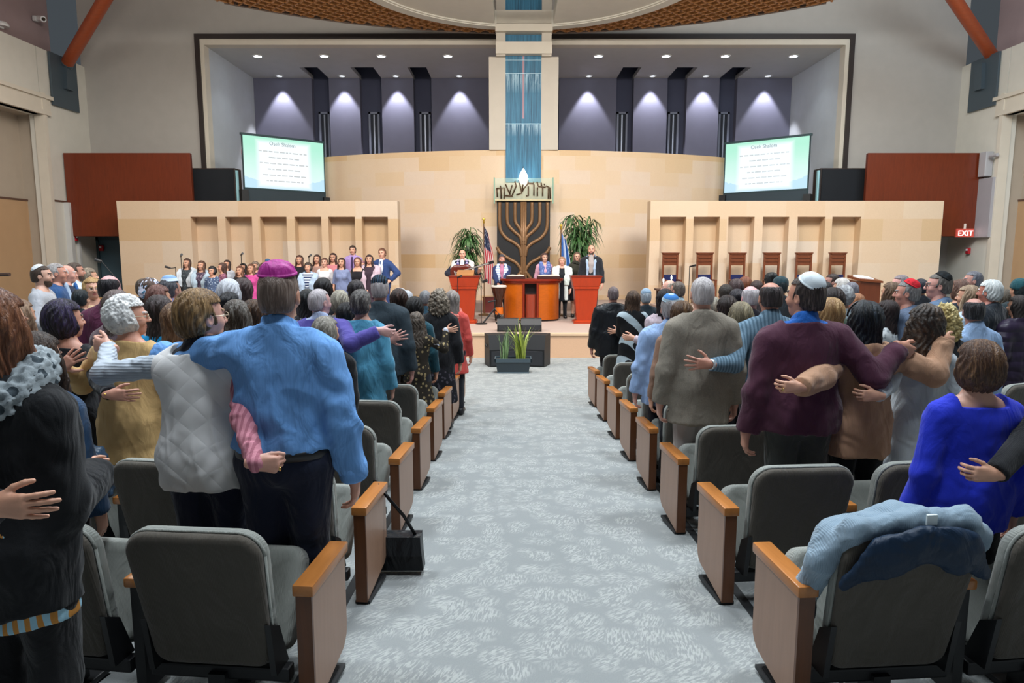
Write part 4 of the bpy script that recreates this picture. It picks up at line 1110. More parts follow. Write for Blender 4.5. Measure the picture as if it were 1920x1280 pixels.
def chair(row, blk, i, label):
    Rr = 16 - ROWY[row]
    x0 = -.69 if blk < 0 else .975 + .014 * row
    s = x0 + blk * ((.325 if blk < 0 else .29) + .575 * i) - CX
    phi = s / Rr; x, y = CX + Rr * math.sin(phi), 16 - Rr * math.cos(phi)
    side = blk if i == 0 else (2 if blk < 0 else 0)
    if USED.get(side): o = copy_tree(PROTO[side])
    else: o = PROTO[side]; USED[side] = True
    o.location = (x, y, floor_z(x, y)); o.rotation_euler = (0, 0, phi)
    tag(o, label, 'chair', 'grey auditorium chairs'); CHAIRS[row, blk, i] = o
    return o
for r in range(8):
    chair(r, -1, 0, 'grey chair with wood end panel left of the aisle, %s row from the camera' % ORD[r])
    chair(r, 1, 0, 'grey chair with wood end panel right of the aisle, %s row from the camera' % ORD[r] if r else 'grey aisle chair with blue-grey fleece and navy jacket over its back')
    for i in ((1, 2) if r in (0, 1, 2) else (1,)):
        if r == 0 and i == 2: continue
        for blk in (-1, 1):
            lab = 'grey chair %s from the %s side of the aisle, %s row' % (('', 'second', 'third')[i], 'left' if blk < 0 else 'right', ORD[r])
            if (r, blk, i) == (1, -1, 2): lab = 'grey chair with a navy puffer jacket on its back, left block'
            chair(r, blk, i, lab)
for r, i, lab in ((4, 7, 'upper of two empty grey chairs at the right picture edge'), (3, 5, 'lower of two empty grey chairs at the right picture edge'), (3, 6, 'grey chair beyond the edge pair at the right picture edge')):
    chair(r, 1, i, lab)
# jackets and bag left on chairs
def sdf_part(name, m, fn, lo, hi, res, parent, wr=.004, seed=1):
    g = Field(lo, hi, res); fn(g); v, q = g.mesh(1); v = v + normals(v, q) * (wr * (wob(v, .09, seed) + .6 * wob(v, .04, seed + 3)))[:, None]
    return mesh_obj(name, v, q, m, parent)
def path(g, pts, r, k=.02, sq=1.0):
    for i in range(len(pts) - 1):
        g.cone(pts[i], pts[i + 1], r[i] if isinstance(r, list) else r, r[i + 1] if isinstance(r, list) else r, k, sq)
ch = CHAIRS[0, 1, 0]
o = empty('fleece_jacket', ch.location - Vector((0, 0, .175)), ch.rotation_euler.z); tag(o, 'blue-grey fleece jacket with navy lining draped over near right aisle chair', 'jacket')
sdf_part('fleece', cloth('7f93a3', 'knit'), lambda g: (path(g, [(-.262, .05, .60), (-.255, -.02, .74), (-.19, -.085, .865), (0, -.10, .90), (.17, -.09, .89), (.25, -.05, .82), (.27, .0, .70)], [.045, .045, .036, .034, .04, .036, .032], .03), path(g, [(-.2, .02, .80), (0, .0, .85), (.2, .02, .82)], .06, .05)), (-.42, -.2, .5), (.36, .16, 1), .009, o, .0025)
sdf_part('lining', cloth('14273c', 'sheen'), lambda g: (path(g, [(-.23, -.115, .70), (-.13, -.148, .80), (.0, -.165, .85), (.12, -.155, .82), (.245, -.11, .71)], [.02, .058, .045, .058, .02], .03, .4), path(g, [(-.1, -.15, .80), (-.05, -.165, .84)], .05, .03, .4), path(g, [(.1, -.15, .80), (.05, -.165, .84)], .05, .03, .4)), (-.3, -.26, .66), (.31, -.05, .96), .008, o, .002)
sdf_part('cuff', cloth('1b2733', 'sheen'), lambda g: path(g, [(-.262, .04, .62), (-.262, .06, .50)], .036, .02), (-.42, -.04, .42), (-.22, .14, .7), .009, o)
b = MB(); b.box(.0, .035, -.15, -.142, .90, .935, .003); b.build('hanging_tag', paint('c9d6da', .6), o)
ch = CHAIRS[1, -1, 2]
o = empty('puffer_jacket', ch.location - Vector((0, 0, .175)), ch.rotation_euler.z); tag(o, 'dark navy puffer jacket over a chair behind the mustard sweater', 'jacket')
sdf_part('shell', cloth('24384c', 'puffer'), lambda g: (path(g, [(-.1, -.05, .80), (.0, -.1, .90), (.12, -.11, .90), (.22, -.06, .82), (.24, -.02, .68)], [.06, .06, .07, .06, .05], .02), path(g, [(.0, -.17, .84), (.14, -.16, .80)], .05, .02, .6)), (-.3, -.3, .55), (.36, .12, 1.05), .009, o, .01)
zf = floor_z(-.58, 3.32)
o = empty('handbag', (-.58, 3.32, zf + .03)); tag(o, 'small black handbag hanging by its strap beside the left aisle chairs', 'bag')
b = MB(); b.prism([(-.13, 0), (.13, 0), (.115, .17), (-.11, .17)], -.04, .04, 'y'); b.build('pouch', cloth('0c0d10', 'leather'), o)
b = MB(); b.prism([(-.117, .08), (.122, .08), (.118, .18), (-.113, .18)], -.048, .046, 'y'); b.build('flap', cloth('15171b', 'leather'), o)
b = MB(); b.tube([(.09, 0, .17), (.04, -.06, .30), (-.03, -.05, .38), (-.085, -.06, .46), (-.1, -.06, .42), (-.09, -.03, .32), (-.07, 0, .17)], .009, 6); b.build('strap', cloth('0c0d10', 'leather'), o, True)

# ---------------------------------------------------------------- on the stage
SZ = .5
RED = wood('a5330f', 'Z', .28, .1); RED2 = wood('7c2410', 'X', .3, .12); ORG = wood('b85a10', 'X', .3, .12)
def lectern(x, lab):
    o = empty('lectern', (x, 16.3, SZ)); tag(o, lab, 'lectern', 'tall red lecterns')
    def fr(w0, d0, z0, w1, d1, z1, b): b.put([(s * w, t * d, z) for w, d, z in ((w0, d0, z0), (w1, d1, z1)) for s, t in ((-1, -1), (1, -1), (1, 1), (-1, 1))], [(3, 2, 1, 0), (4, 5, 6, 7), (0, 1, 5, 4), (1, 2, 6, 5), (2, 3, 7, 6), (3, 0, 4, 7)])
    b = MB(); fr(.215, .19, .07, .275, .24, .82, b); b.build('pillar', RED, o)
    b = MB(); fr(.29, .25, 0, .29, .25, .05, b); fr(.27, .24, .05, .235, .2, .075, b); b.build('base', RED, o)
    b = MB(); fr(.295, .26, .82, .30, .265, .885, b); b.build('neck_moulding', RED, o)
    b = MB(); fr(.31, .27, .89, .355, .30, 1.10, b); b.build('desk_box', RED, o)
    b = MB(); fr(.29, .25, .883, .29, .25, .893, b); b.build('shadow_groove', paint('2a0d06', .6), o)
    b = MB(); fr(.365, .31, 1.10, .365, .31, 1.125, b); b.build('desk_top', RED2, o)
    return o
kx = 16.3 / 1280 / .998
lectern((872 - 960) * kx, 'red lectern in front of the man with the guitar'); lectern((1097 - 960) * kx, 'red lectern in front of the woman in dark green')
# curved reading table
tx = (998 - 960) * kx; 
o = empty('reading_table', (tx, 16.95, SZ)); tag(o, 'curved orange and dark red reading table at the centre of the stage', 'table')
def arc(r, a0, a1, n=14): return [(r * math.cos(a), r * math.sin(a) * .62) for a in np.linspace(a0, a1, n)]
b = MB(); b.prism(arc(.78, PI, 2 * PI, 30) + [(.78, .30), (-.78, .30)], .98, 1.03, 'z'); b.prism(arc(.73, PI, 2 * PI, 30) + [(.73, .27), (-.73, .27)], .93, .98, 'z'); b.build('table_top', RED2, o, auto=.6)
for a0, a1 in ((PI + .06, 1.5 * PI - .30), (1.5 * PI + .22, 2 * PI - .06)):
    b = MB(); b.prism(arc(.68, a0, a1) + arc(.63, a1, a0), .04, .93, 'z'); b.build('curved_panel', ORG, o, auto=.6)
    b = MB(); b.prism(arc(.665, a0, a1) + arc(.63, a1, a0), .0, .04, 'z'); b.build('plinth', paint('201008', .5), o)
for xx in (-.205, .135):
    b = MB(); b.tube([(xx, -.60 * .62 - .06, .04), (xx, -.60 * .62 - .06, .93)], .03, 10); b.build('post', RED2, o, auto=.6)
b = MB(); b.tube([(-.03, -.33, .0), (-.03, -.33, .66)], .135, 24); b.build('centre_column', wood('8a3a28', 'Z', .25, .12), o, auto=.6)
b = MB(); b.box(-.2, .14, -.27, -.25, .64, .93).box(-.62, .62, .22, .25, .05, .93); b.build('back_panel', paint('1c0f0a', .6), o)
for px, w_, lab in ((968, .2, 'open prayer book on a dark cover, left half of the reading table'), (1029, .24, 'open book on a dark cover, right half of the reading table')):
    P = at(px, 520, 16.85); q = empty('prayer_book', (P.x, 16.82, SZ + 1.03)); q.rotation_euler = (.0, 0, .0); tag(q, lab, 'book', 'books on the reading table')
    b = MB(); b.box(-w_ - .05, w_ + .02, -.16, .16, 0, .07, .006); b.build('cover', paint('3a1a14', .5), q)
    b = MB(); b.prism([(-w_ - .03, .07), (0, .075), (w_, .07), (w_ * .9, .085), (w_ * .45, .105), (0, .09), (-w_ * .45, .10), (-w_ * .9, .085)], -.14, .14, 'y'); b.build('pages', paint('e2cfc0', .7), q)
q = empty('book_stand', ((872 - 960) * kx + .02, 16.28, SZ + 1.125)); tag(q, 'sloping wooden book stand on the left lectern', 'book stand')
b = MB(); b.prism([(-.18, .0), (.18, .0), (.18, .13), (-.18, .03)], -.2, .2, 'x'); b.build('slope', wood('a97443', 'X', .4), q)
q.rotation_euler = (0, 0, 0)
# drum on its stand
P = at(935, 606, 16.0); dx = P.x
o = empty('djembe_drum', (dx, 16.35, SZ)); tag(o, 'goblet drum with pale skin and orange bands left of the reading table', 'drum')
b = MB(); b.lathe([(.085, .19), (.10, .22), (.09, .40), (.075, .48), (.10, .60), (.155, .72), (.17, .84), (.165, .87)], n=24); b.build('shell', wood('3c1c10', 'Z', .3), o, True)
b = MB(); b.lathe([(.104, .20), (.106, .22), (.100, .36), (.096, .37)], n=24, cap=False); b.build('band', wood('c8641a', 'Z', .3), o, True)
b = MB(); b.lathe([(.172, .84), (.185, .85), (.188, .88), (.17, .895), (.001, .897)], n=28); b.build('drumhead', paint('d8cfc4', .5), o, True)
b = MB()
for a in np.linspace(0, 2 * PI, 13)[:-1]: b.tube([(.178 * math.cos(a), .178 * math.sin(a), .84), (.105 * math.cos(a + .15), .105 * math.sin(a + .15), .56)], .005, 5)
b.build('rope', paint('5a3a28', .8), o)
o2 = empty('drum_stand', (dx - .1, 16.3, SZ)); tag(o2, 'black tripod drum stand beside the goblet drum', 'stand')
for a in (-2.7, -.4, 1.5): b = MB(); b.tube([(0, 0, .34), (.28 * math.cos(a), .28 * math.sin(a), .03), (.31 * math.cos(a), .31 * math.sin(a), .03)], .02, 8); b.build('leg', BLK, o2, auto=.6)
b = MB(); b.tube([(0, 0, .2), (0, 0, .92)], .018, 8); b.build('post', BLK, o2, auto=.6)
b = MB(); b.tube([(-.16, -.02, .50), (.02, .0, .53)], .02, 8).tube([(-.02, 0, .88), (.05, -.06, .92)], .02, 8); b.build('clamp', BLK, o2, auto=.6)
# microphones
def mic_stand(px, pyt, Y, base, lab, boom=None, head=.028):
    P = at(px, pyt, Y); o = empty('microphone_stand', (P.x, Y, base)); tag(o, lab, 'microphone stand', 'microphones on stands'); h = P.z - base
    b = MB(); b.lathe([(.14, 0), (.14, .02), (.02, .035)], n=16).tube([(0, 0, .03), (0, 0, h)], .009, 6); b.build('pole', BLK, o, auto=.6)
    bx, bz = (0, 0) if not boom else boom
    if boom: b = MB(); b.tube([(0, 0, h - .02), (bx, -.1, h + bz)], .009, 6); b.build('boom', BLK, o)
    b = MB(); sx = -1 if bx < 0 else 1
    b.tube([(bx, -.1 if boom else 0, h + bz), (bx + sx * .10, -.16, h + bz + .04)], [head * .7, head], 10); b.build('microphone', paint('1b1c20', .4), o, auto=.8)
mic_stand(226, 530, 13.6, 0, 'black boom microphone stand in front of the teal double doors', (-.28, .42), .04)
mic_stand(339, 480, 16.2, SZ, 'thin microphone stand left of the first singer'); mic_stand(452, 478, 16.8, SZ, 'thin microphone stand above the girl with dark bun'); mic_stand(579, 481, 17.0, SZ, 'thin microphone stand behind the boy in the striped shirt')
mic_stand(329, 500, 15.6, SZ, 'low microphone at the left end of the choir', (-.06, -.03)); mic_stand(858, 520, 15.9, SZ, 'black microphone stand left of the left lectern')
mic_stand(1293, 500, 17.0, SZ, 'thin slanting microphone stand before the second high-back chair'); mic_stand(902, 512, 16.0, SZ, 'black microphone stand between flag and left lectern', (.04, -.2), .04)
# ark with its bronze menorah
Y0 = 20.75; kp = .01588
o = empty('torah_ark', (AX, Y0, .70)); tag(o, 'tall black ark with a bronze tree-shaped menorah across its doors', 'ark')
b = MB(); b.box(-.795, .795, 0, .2, 0, 2.99).box(-.83, .83, -.02, .21, 0, .12); b.build('door', paint('17171a', .55), o)
BRZ = paint('8a6848', .42, .35, .2, 8)
def zz(y): return 3.69 - .70 - (y - 378) * .01605
def mp(zx, zy): return ((zx - 1020) / 5.05 * kp, zz(370 + zy / 5.05))
def sm(pts, n=6):
    out = []; P = [np.array(p, float) for p in pts]; P = [P[0]] + P + [P[-1]]
    for i in range(1, len(P) - 2):
        for t in np.linspace(0, 1, n, endpoint=False):
            a, b_, c, d = P[i - 1], P[i], P[i + 1], P[i + 2]
            out.append(.5 * (2 * b_ + (c - a) * t + (2 * a - 5 * b_ + 4 * c - d) * t * t + (3 * b_ - a - 3 * c + d) * t ** 3))
    return out + [P[-2]]
trunk = MB()
for off in (-.05, 0, .05): trunk.tube([(off * 1.1, -.015, zz(380)), (off, -.015, zz(460)), (off * .9, -.02, zz(500)), (off * 1.7, -.015, zz(530)), (off * 2.6, -.01, zz(565))], .042, 8)
trunk.build('trunk', BRZ, o, True)
for sg in (-1, 1):
    for pts in ([(940, 55), (940, 200), (950, 250), (985, 300), (1003, 350), (1008, 420)], [(865, 55), (865, 210), (880, 270), (930, 325), (990, 380), (1005, 450)],
                [(793, 55), (793, 250), (810, 330), (860, 390), (930, 430), (985, 480), (1003, 560)], [(765, 470), (800, 525), (880, 580), (950, 620), (995, 680), (1003, 720)], [(900, 830), (950, 765), (1000, 700)]):
        P = [(sg * abs(mp(zx, zy)[0]), -.012, mp(zx, zy)[1]) for zx, zy in pts]
        b = MB(); b.tube(sm(P), .052, 8); b.build('branch', BRZ, o, True)
b = MB(); b.box(-.86, .86, -.10, .2, 2.98, 3.03, .01); b.build('ledge', paint('cdbf9a', .35), o)
gl = NT('clear_glass'); gl.base(srgb('bfe0d2')); gl.pr(roughness=.05); gl.b.inputs['Alpha'].default_value = .22
b = MB(); b.box(-.855, .855, -.09, -.078, 3.03, 3.64); b.build('glass_screen', gl.m, o)
for sg in (-1, 1): b = MB(); b.box(sg * .87 - .018, sg * .87 + .018, -.11, -.06, 2.9, 3.66); b.build('glass_post', paint('8fb09c', .2), o)
LB = MB()
def lp(zx, zy): return ((900 + zx / 10.665 - 981.2) * kp, -.13, zz(300 + zy / 10.665))
for st in ([(330, 590), (345, 770)], [(330, 600), (480, 590), (480, 800)], [(400, 550), (415, 600), (420, 800)], [(505, 520), (600, 720)], [(640, 540), (590, 690)], [(500, 740), (650, 750)],
           [(690, 460), (720, 550), (640, 730)], [(775, 430), (800, 560), (830, 690), (720, 725)], [(860, 420), (840, 640)], [(930, 400), (960, 500), (880, 590), (830, 670)], [(930, 500), (1060, 510), (1062, 470)],
           [(960, 560), (960, 740), (910, 745)], [(1070, 520), (1070, 740)], [(1130, 470), (1160, 560), (1300, 580), (1270, 510)], [(1140, 580), (1140, 750)], [(1215, 490), (1220, 555)], [(1245, 590), (1245, 750)], [(1310, 550), (1390, 590), (1395, 800)], [(1360, 600), (1358, 800)]):
    LB.tube([lp(*p) for p in st], .023, 7)
LB.build('bronze_letters', paint('5a4634', .4, .5), o, True)
o = empty('eternal_light', (AX - .01, 20.6, 4.36)); tag(o, 'glowing white flame-shaped eternal light above the ark', 'lamp')
b = MB(); b.lathe([(.001, -.20), (.10, -.16), (.135, -.04), (.12, .06), (.07, .15), (.03, .22), (.001, .26)], n=18); b.build('flame_globe', glow('f4fbff', 9, 'lamp_globe'), o, True)
b = MB(); b.tube([(0, .0, .2), (0, .38, .34)], .012, 6); b.build('bracket', paint('6a5a48', .4, .5), o)
# plants
def palm(px, pyt, Y, base, spread, n, lab, seed, hmin):
    P = at(px, pyt, Y); r = random.Random(seed); o = empty('potted_palm', (P.x, Y, base)); tag(o, lab, 'plant', 'tall stage plants'); h = P.z - base
    b = MB(); b.lathe([(.15, 0), (.19, .02), (.23, .40), (.25, .42), (.24, .45), (.001, .44)], n=20); b.build('pot', paint('4a2420', .5), o, True)
    st = MB(); lf = MB()
    for s in range(7):
        a = r.uniform(0, 6.28); top = h * r.uniform(.62, .97); e = Vector((math.cos(a) * spread * r.uniform(.1, .5), math.sin(a) * spread * .4, top)); p0 = Vector((math.cos(a) * .08, math.sin(a) * .08, .4)); m = (p0 + e) / 2 + Vector((e.x * -.15, 0, 0))
        st.tube([p0, m, e], .014, 6)
        for i in range(n):
            t = r.uniform(hmin, 1.0); c = p0 * (1 - t) ** 2 + m * 2 * t * (1 - t) + e * t * t; a2 = r.uniform(0, 6.28); L = r.uniform(.32, .62)
            u = Vector((math.cos(a2), math.sin(a2) * .8, 0)); up = r.uniform(.1, 1.0); w_ = r.uniform(.018, .034); sd = Vector((-u.y, u.x, 0)).normalized()
            pts = [c, c + u * L * .35 + Vector((0, 0, L * .32 * up)), c + u * L * .7 + Vector((0, 0, L * (.30 * up - .22))), c + u * L * .92 + Vector((0, 0, L * (.1 * up - .62)))]
            vs = [pts[0] - sd * .006, pts[0] + sd * .006, pts[1] - sd * w_, pts[1] + sd * w_, pts[2] - sd * w_ * .8, pts[2] + sd * w_ * .8, pts[3]]
            lf.cur = 0; lf.put(vs, [(0, 1, 3, 2), (2, 3, 5, 4), (4, 5, 6)])
    st.build('stem', paint('5d6a3a', .6), o, True)
    t = NT('palm_leaf_%d' % seed); oi = t.noise(t.co(), 9, 2); t.base(t.ramp(oi, [(.3, srgb('1f3a1c')), (.5, srgb('3c6234')), (.72, srgb('6f9260'))])); t.pr(roughness=.4); lf.build('foliage', t.m, o, True)
palm(874, 398, 18.9, SZ, .55, 62, 'tall leafy plant behind the man with the guitar', 3, .25); palm(1086, 402, 19.35, SZ, .72, 66, 'tall bushy plant behind the woman in dark green and the bald man', 8, .45)
# flags
def flag(px, pyt, Y, base, lab, kind):
    P = at(px, pyt, Y); o = empty('flag', (P.x, Y, base)); tag(o, lab, 'flag', 'flags on poles'); h = P.z - base
    b = MB(); b.lathe([(.16, 0), (.16, .03), (.03, .06)], n=18).tube([(0, 0, .05), (0, 0, h - .15)], .014, 8); b.build('pole', wood('6a4a2a', 'Z', .4), o, auto=.6)
    b = MB(); b.lathe([(.001, h - .16), (.03, h - .13), (.022, h - .08), (.03, h - .05), (.012, h), (.001, h + .01)], n=10); b.tube([(-.05, 0, h - .03), (0, 0, h - .05), (.05, 0, h - .03)], .01, 6); b.build('finial', paint('c8a040', .3, .7), o, True)
    # cloth hanging in folds from the pole
    nu, nv = 22, 26; vs = []; fs = []; zt = h - .22; H_ = min(1.45, h - .5)
    for j in range(nv):
        v = j / (nv - 1)
        for i in range(nu):
            u = i / (nu - 1); wdt = .16 + .18 * v
            vs.append((.012 + wdt * u * (.75 + .25 * math.sin(v * 4)), -.03 - .05 * math.sin(u * 15 + v * 2) * (.5 + .5 * v) - .05 * u, zt - v * H_ - .22 * u * (1 - v * .6)))
    fs = [(j * nu + i, j * nu + i + 1, (j + 1) * nu + i + 1, (j + 1) * nu + i) for j in range(nv - 1) for i in range(nu - 1)]
    t = NT('flag_cloth_' + kind); t.pr(roughness=.8)
    me = mesh_obj('cloth', vs, fs, t.m, o); uv = me.data.uv_layers.new(name='uv')
    for lp_ in me.data.loops: i = lp_.vertex_index; uv.data[lp_.index].uv = ((i % nu) / (nu - 1), 1 - (i // nu) / (nv - 1))
    U = t.new('ShaderNodeSeparateXYZ'); t.set(U, 0, t.new('ShaderNodeTexCoord').outputs['UV']); x_, y_ = U.outputs[0], U.outputs[1]
    if kind == 'us':
        # the hoist runs along the pole: stripes run down the hanging cloth
        st = t.math('GREATER_THAN', t.math('FRACT', t.math('ADD', t.math('MULTIPLY', x_, 4.5), t.math('MULTIPLY', y_, 2.2))), .5); col = t.mix(st, srgb('d8c8c4'), srgb('b81f30'))
        can = t.math('MULTIPLY', t.math('GREATER_THAN', y_, .62), t.math('LESS_THAN', x_, .75)); vo = t.new('ShaderNodeTexVoronoi', {'Scale': 13.0}); t.set(vo, 'Vector', t.n['Texture Coordinate'].outputs['UV'])
        blue = t.mix(t.math('LESS_THAN', vo.outputs[0], .26), srgb('26304f'), srgb('d8d8e0')); col = t.mix(can, col, blue)
    else:
        st = t.math('GREATER_THAN', t.math('FRACT', t.math('ADD', t.math('MULTIPLY', x_, 1.6), .1)), .55); col = t.mix(st, srgb('2f62a8'), srgb('c5d2e6'))
    t.base(col)
flag(907, 408, 18.2, SZ, 'red, white and blue striped flag on a pole beside the left lectern', 'us'); flag(1052, 420, 18.1, SZ, 'blue and white flag on a pole right of the ark', 'il')
for px, Y, w_, h_, lab in ((920, 19.0, .22, .42, 'dark red box left of the goblet drum'),):
    P = at(px, 560, Y)
    o = empty('wooden_box', (P.x, Y, SZ)); tag(o, lab, 'box'); b = MB(); b.box(-w_, w_, -.1, .1, 0, h_, .01); b.build('case', paint('6a2c28', .5), o); b = MB(); b.box(-w_ - .01, w_ + .01, -.11, .11, h_, h_ + .02, .004); b.build('lid', paint('5a2420', .5), o)
# high-backed chairs before the right niches
hp = []
for j, px in enumerate((1260, 1325, 1387, 1452, 1513, 1577)):
    P = at(px, 473, 19.1); hp.append(P.x)
    lab = 'high-backed wooden chair, %s of six from the stage centre' % ['first', 'second', 'third', 'fourth', 'fifth', 'sixth'][j]
    if j == 0:
        o = empty('throne_chair'); h = P.z - .72; W_ = .2; TH_ = wood('6e3a20', 'Z', .35, .15); b = MB(); b.box(-W_, W_, .02, .06, h - .36, h - .03).box(-W_, W_, .0, .03, h - .16, h - .13).box(-W_, W_, .0, .03, h - .26, h - .23); b.build('top_panel', TH_, o)
        b = MB(); b.box(-W_ - .05, W_ + .05, -.01, .08, h - .03, h, .006).box(-W_ - .03, W_ + .03, .0, .07, h - .06, h - .03); b.build('crest', TH_, o)
        for sg in (-1, 1):
            b = MB(); b.box(sg * W_ - .025, sg * W_ + .025, .0, .06, 0, h - .03); b.build('back_post', TH_, o); b = MB(); b.box(sg * W_ - .025, sg * W_ + .025, -.45, -.4, 0, .68); b.box(sg * W_ - .03, sg * W_ + .03, -.46, .0, .66, .70); b.build('arm', TH_, o)
        b = MB(); b.box(-W_ + .025, W_ - .025, -.01, .05, .52, h - .62, .012); b.build('back_cushion', cloth('1c2350'), o); b = MB(); b.box(-W_ + .02, W_ - .02, -.44, .0, .40, .50, .02); b.build('seat', cloth('1c2350'), o)
        proto = o
    else: o = copy_tree(proto)
    o.location = (P.x, 19.25, .72); tag(o, lab, 'chair', 'high-backed chairs at the right niches')
# small dark table with two lit candles
P = at(1250, 541, 14.9); o = empty('side_table', (P.x + .05, 14.9, SZ)); h = P.z - SZ; tag(o, 'small dark table holding two lit candles right of the stage', 'table')
b = MB(); b.box(-.28, .28, -.2, .2, h - .04, h, .006); b.build('table_top', wood('3a2018', 'X', .4), o)
for sx in (-1, 1):
    for sy in (-1, 1): b = MB(); b.box(sx * .22 - .02, sx * .22 + .02, sy * .15 - .02, sy * .15 + .02, 0, h - .04); b.build('leg', wood('3a2018', 'Z', .4), o)
for px, py, lab in ((1244, 526, 'left lit white candle on the small dark table'), (1259, 521, 'taller right lit white candle on the small dark table')):
    Q = at(px, py, 14.85); c = empty('candle', (Q.x, 14.85, SZ + h)); tag(c, lab, 'candle', 'lit candles'); hh = Q.z - SZ - h
    b = MB(); b.lathe([(.04, 0), (.04, .01), (.012, .03), (.012, hh - .12), (.02, hh - .1)], n=12); b.build('holder', paint('8a8a90', .3, .7), c, True); b = MB(); b.tube([(0, 0, hh - .11), (0, 0, hh - .03)], .012, 8); b.build('wax', paint('efe8dc', .5), c, True)
    b = MB(); b.lathe([(.001, hh - .03), (.02, hh), (.012, hh + .03), (.001, hh + .06)], n=10); b.build('flame', glow('fff6e6', 14, 'flame'), c, True)
# wooden podium by the right niche wall
A, B = at(1612, 522, 14.6), at(1664, 530, 14.2); o = empty('podium', ((A.x + B.x) / 2, 14.75, SZ)); tag(o, 'brown wooden podium with white papers at the right of the crowd', 'podium'); w_ = (B.x - A.x) / 2 + .03; h = A.z - SZ
b = MB(); b.box(-w_, w_, -.25, .25, 0, h - .06, .01); b.build('body', wood('5a2a14', 'Z', .35, .14), o); b = MB(); b.put([(-w_ - .03, -.28, h), (w_ + .03, -.28, h - .05), (w_ + .03, .28, h + .02), (-w_ - .03, .28, h + .06), (-w_ - .03, -.28, h - .05), (w_ + .03, -.28, h - .09), (w_ + .03, .28, h - .03), (-w_ - .03, .28, h)], [(0, 1, 2, 3), (7, 6, 5, 4), (0, 4, 5, 1), (1, 5, 6, 2), (2, 6, 7, 3), (3, 7, 4, 0)]); b.build('desk_top', wood('6a3418', 'X', .35), o)
q = empty('papers', o.location + Vector((-.02, -.05, h + .0))); tag(q, 'white sheets of paper lying on the brown podium', 'paper'); b = MB(); b.box(-.2, .12, -.12, .14, -.01, .03); q.rotation_euler = (.18, .1, .1); b.build('sheet', paint('eceff2', .7), q)
# stage monitors, planter
def wedge(name, x, y, z, w_, d, h, lab, rz=0, grp=None):
    o = empty(name, (x, y, z), rz); tag(o, lab, 'loudspeaker', grp)
    b = MB(); b.prism([(-d / 2, 0), (d / 2, 0), (d / 2, h), (-d / 2 + .08, h), (-d / 2, h * .55)], -w_ / 2, w_ / 2, 'x'); b.build('cabinet', paint('16171a', .55), o)
    b = MB(); b.box(-w_ / 2 + .03, w_ / 2 - .03, -d / 2 - .015, -d / 2 + .005, .03, h * .5, .004); b.build('grille', paint('24262b', .8), o)
    b = MB(); b.tube([(-w_ / 2 - .005, -.05, h * .6), (-w_ / 2 - .03, .0, h * .7), (-w_ / 2 - .005, .06, h * .6)], .012, 6); b.build('handle', paint('0c0c0e', .5), o)
P = at(953, 620, 14.5); wedge('monitor_speaker', P.x, 14.6, SZ, .47, .34, .27, 'small black monitor speaker on the stage edge, left of the pair', 0, 'small stage monitors'); P = at(996, 620, 14.5); wedge('monitor_speaker', P.x, 14.6, SZ, .44, .34, .27, 'small black monitor speaker on the stage edge, right of the pair', 0, 'small stage monitors')
P = at(941, 680, 12.9); wedge('monitor_speaker', P.x, 12.9, floor_z(0, 12.7), .58, .45, .60, 'large black floor monitor left behind the planter', .25, 'large floor monitors'); P = at(1000, 684, 12.9); wedge('monitor_speaker', P.x, 12.9, floor_z(0, 12.7), .55, .45, .60, 'large black floor monitor right behind the planter', -.3, 'large floor monitors')
PY = 11.9; P = at(962, 700, PY); o = empty('planter', (P.x, PY, floor_z(0, PY))); tag(o, 'dark grey trough planter of spiky green plants before the stage', 'planter')
PM = paint('2e3940', .35)
b = MB(); b.put([(s * w2, t * d2, z) for w2, d2, z in ((.27, .12, .0), (.305, .15, .22)) for s, t in ((-1, -1), (1, -1), (1, 1), (-1, 1))], [(3, 2, 1, 0), (4, 5, 6, 7), (0, 1, 5, 4), (1, 2, 6, 5), (2, 3, 7, 6), (3, 0, 4, 7)]); b.build('trough', PM, o)
b = MB(); b.box(-.325, .325, -.165, -.14, .20, .27, .006).box(-.325, .325, .14, .165, .20, .27, .006).box(-.325, -.30, -.165, .165, .20, .27, .006).box(.30, .325, -.165, .165, .20, .27, .006); b.build('rim', paint('44525a', .3), o); b = MB(); b.box(-.28, .28, -.13, .13, -.0, .03, .004); b.build('foot', paint('56646c', .4), o)
b = MB(); b.box(-.3, .3, -.14, .14, .215, .235); b.build('soil', paint('241a14', .9), o)
rr = random.Random(11)
for cx_, n, m, hh in ((-.15, 22, 'a', .62), (.13, 34, 'b', .72)):
    lf = MB()
    for i in range(n):
        a = rr.uniform(0, 6.28); L = hh * rr.uniform(.55, 1.1); le = rr.uniform(.08, .32) if m == 'a' else rr.uniform(.1, .75); u = Vector((math.cos(a), math.sin(a) * .6, 0)); sd = Vector((-u.y, u.x, 0)).normalized(); c = Vector((cx_ + rr.uniform(-.07, .07), rr.uniform(-.06, .06), .22)); w2 = rr.uniform(.013, .022)
        ps = [c, c + u * L * le * .3 + Vector((0, 0, L * .5)), c + u * L * le + Vector((0, 0, L * (1 - .35 * le)))]
        lf.put([ps[0] - sd * w2 * .7, ps[0] + sd * w2 * .7, ps[1] - sd * w2, ps[1] + sd * w2, ps[2]], [(0, 1, 3, 2), (2, 3, 4)])
    t = NT('snake_leaf_' + m); n_ = t.noise(t.co('Object', (6, 6, 2)), 3, 2); t.base(t.ramp(n_, [(.3, srgb('3c5a34') if m == 'a' else srgb('6b8030')), (.6, srgb('7f9a6c') if m == 'a' else srgb('aab84e'))])); t.pr(roughness=.4)
    lf.build('plant', t.m, o, True)
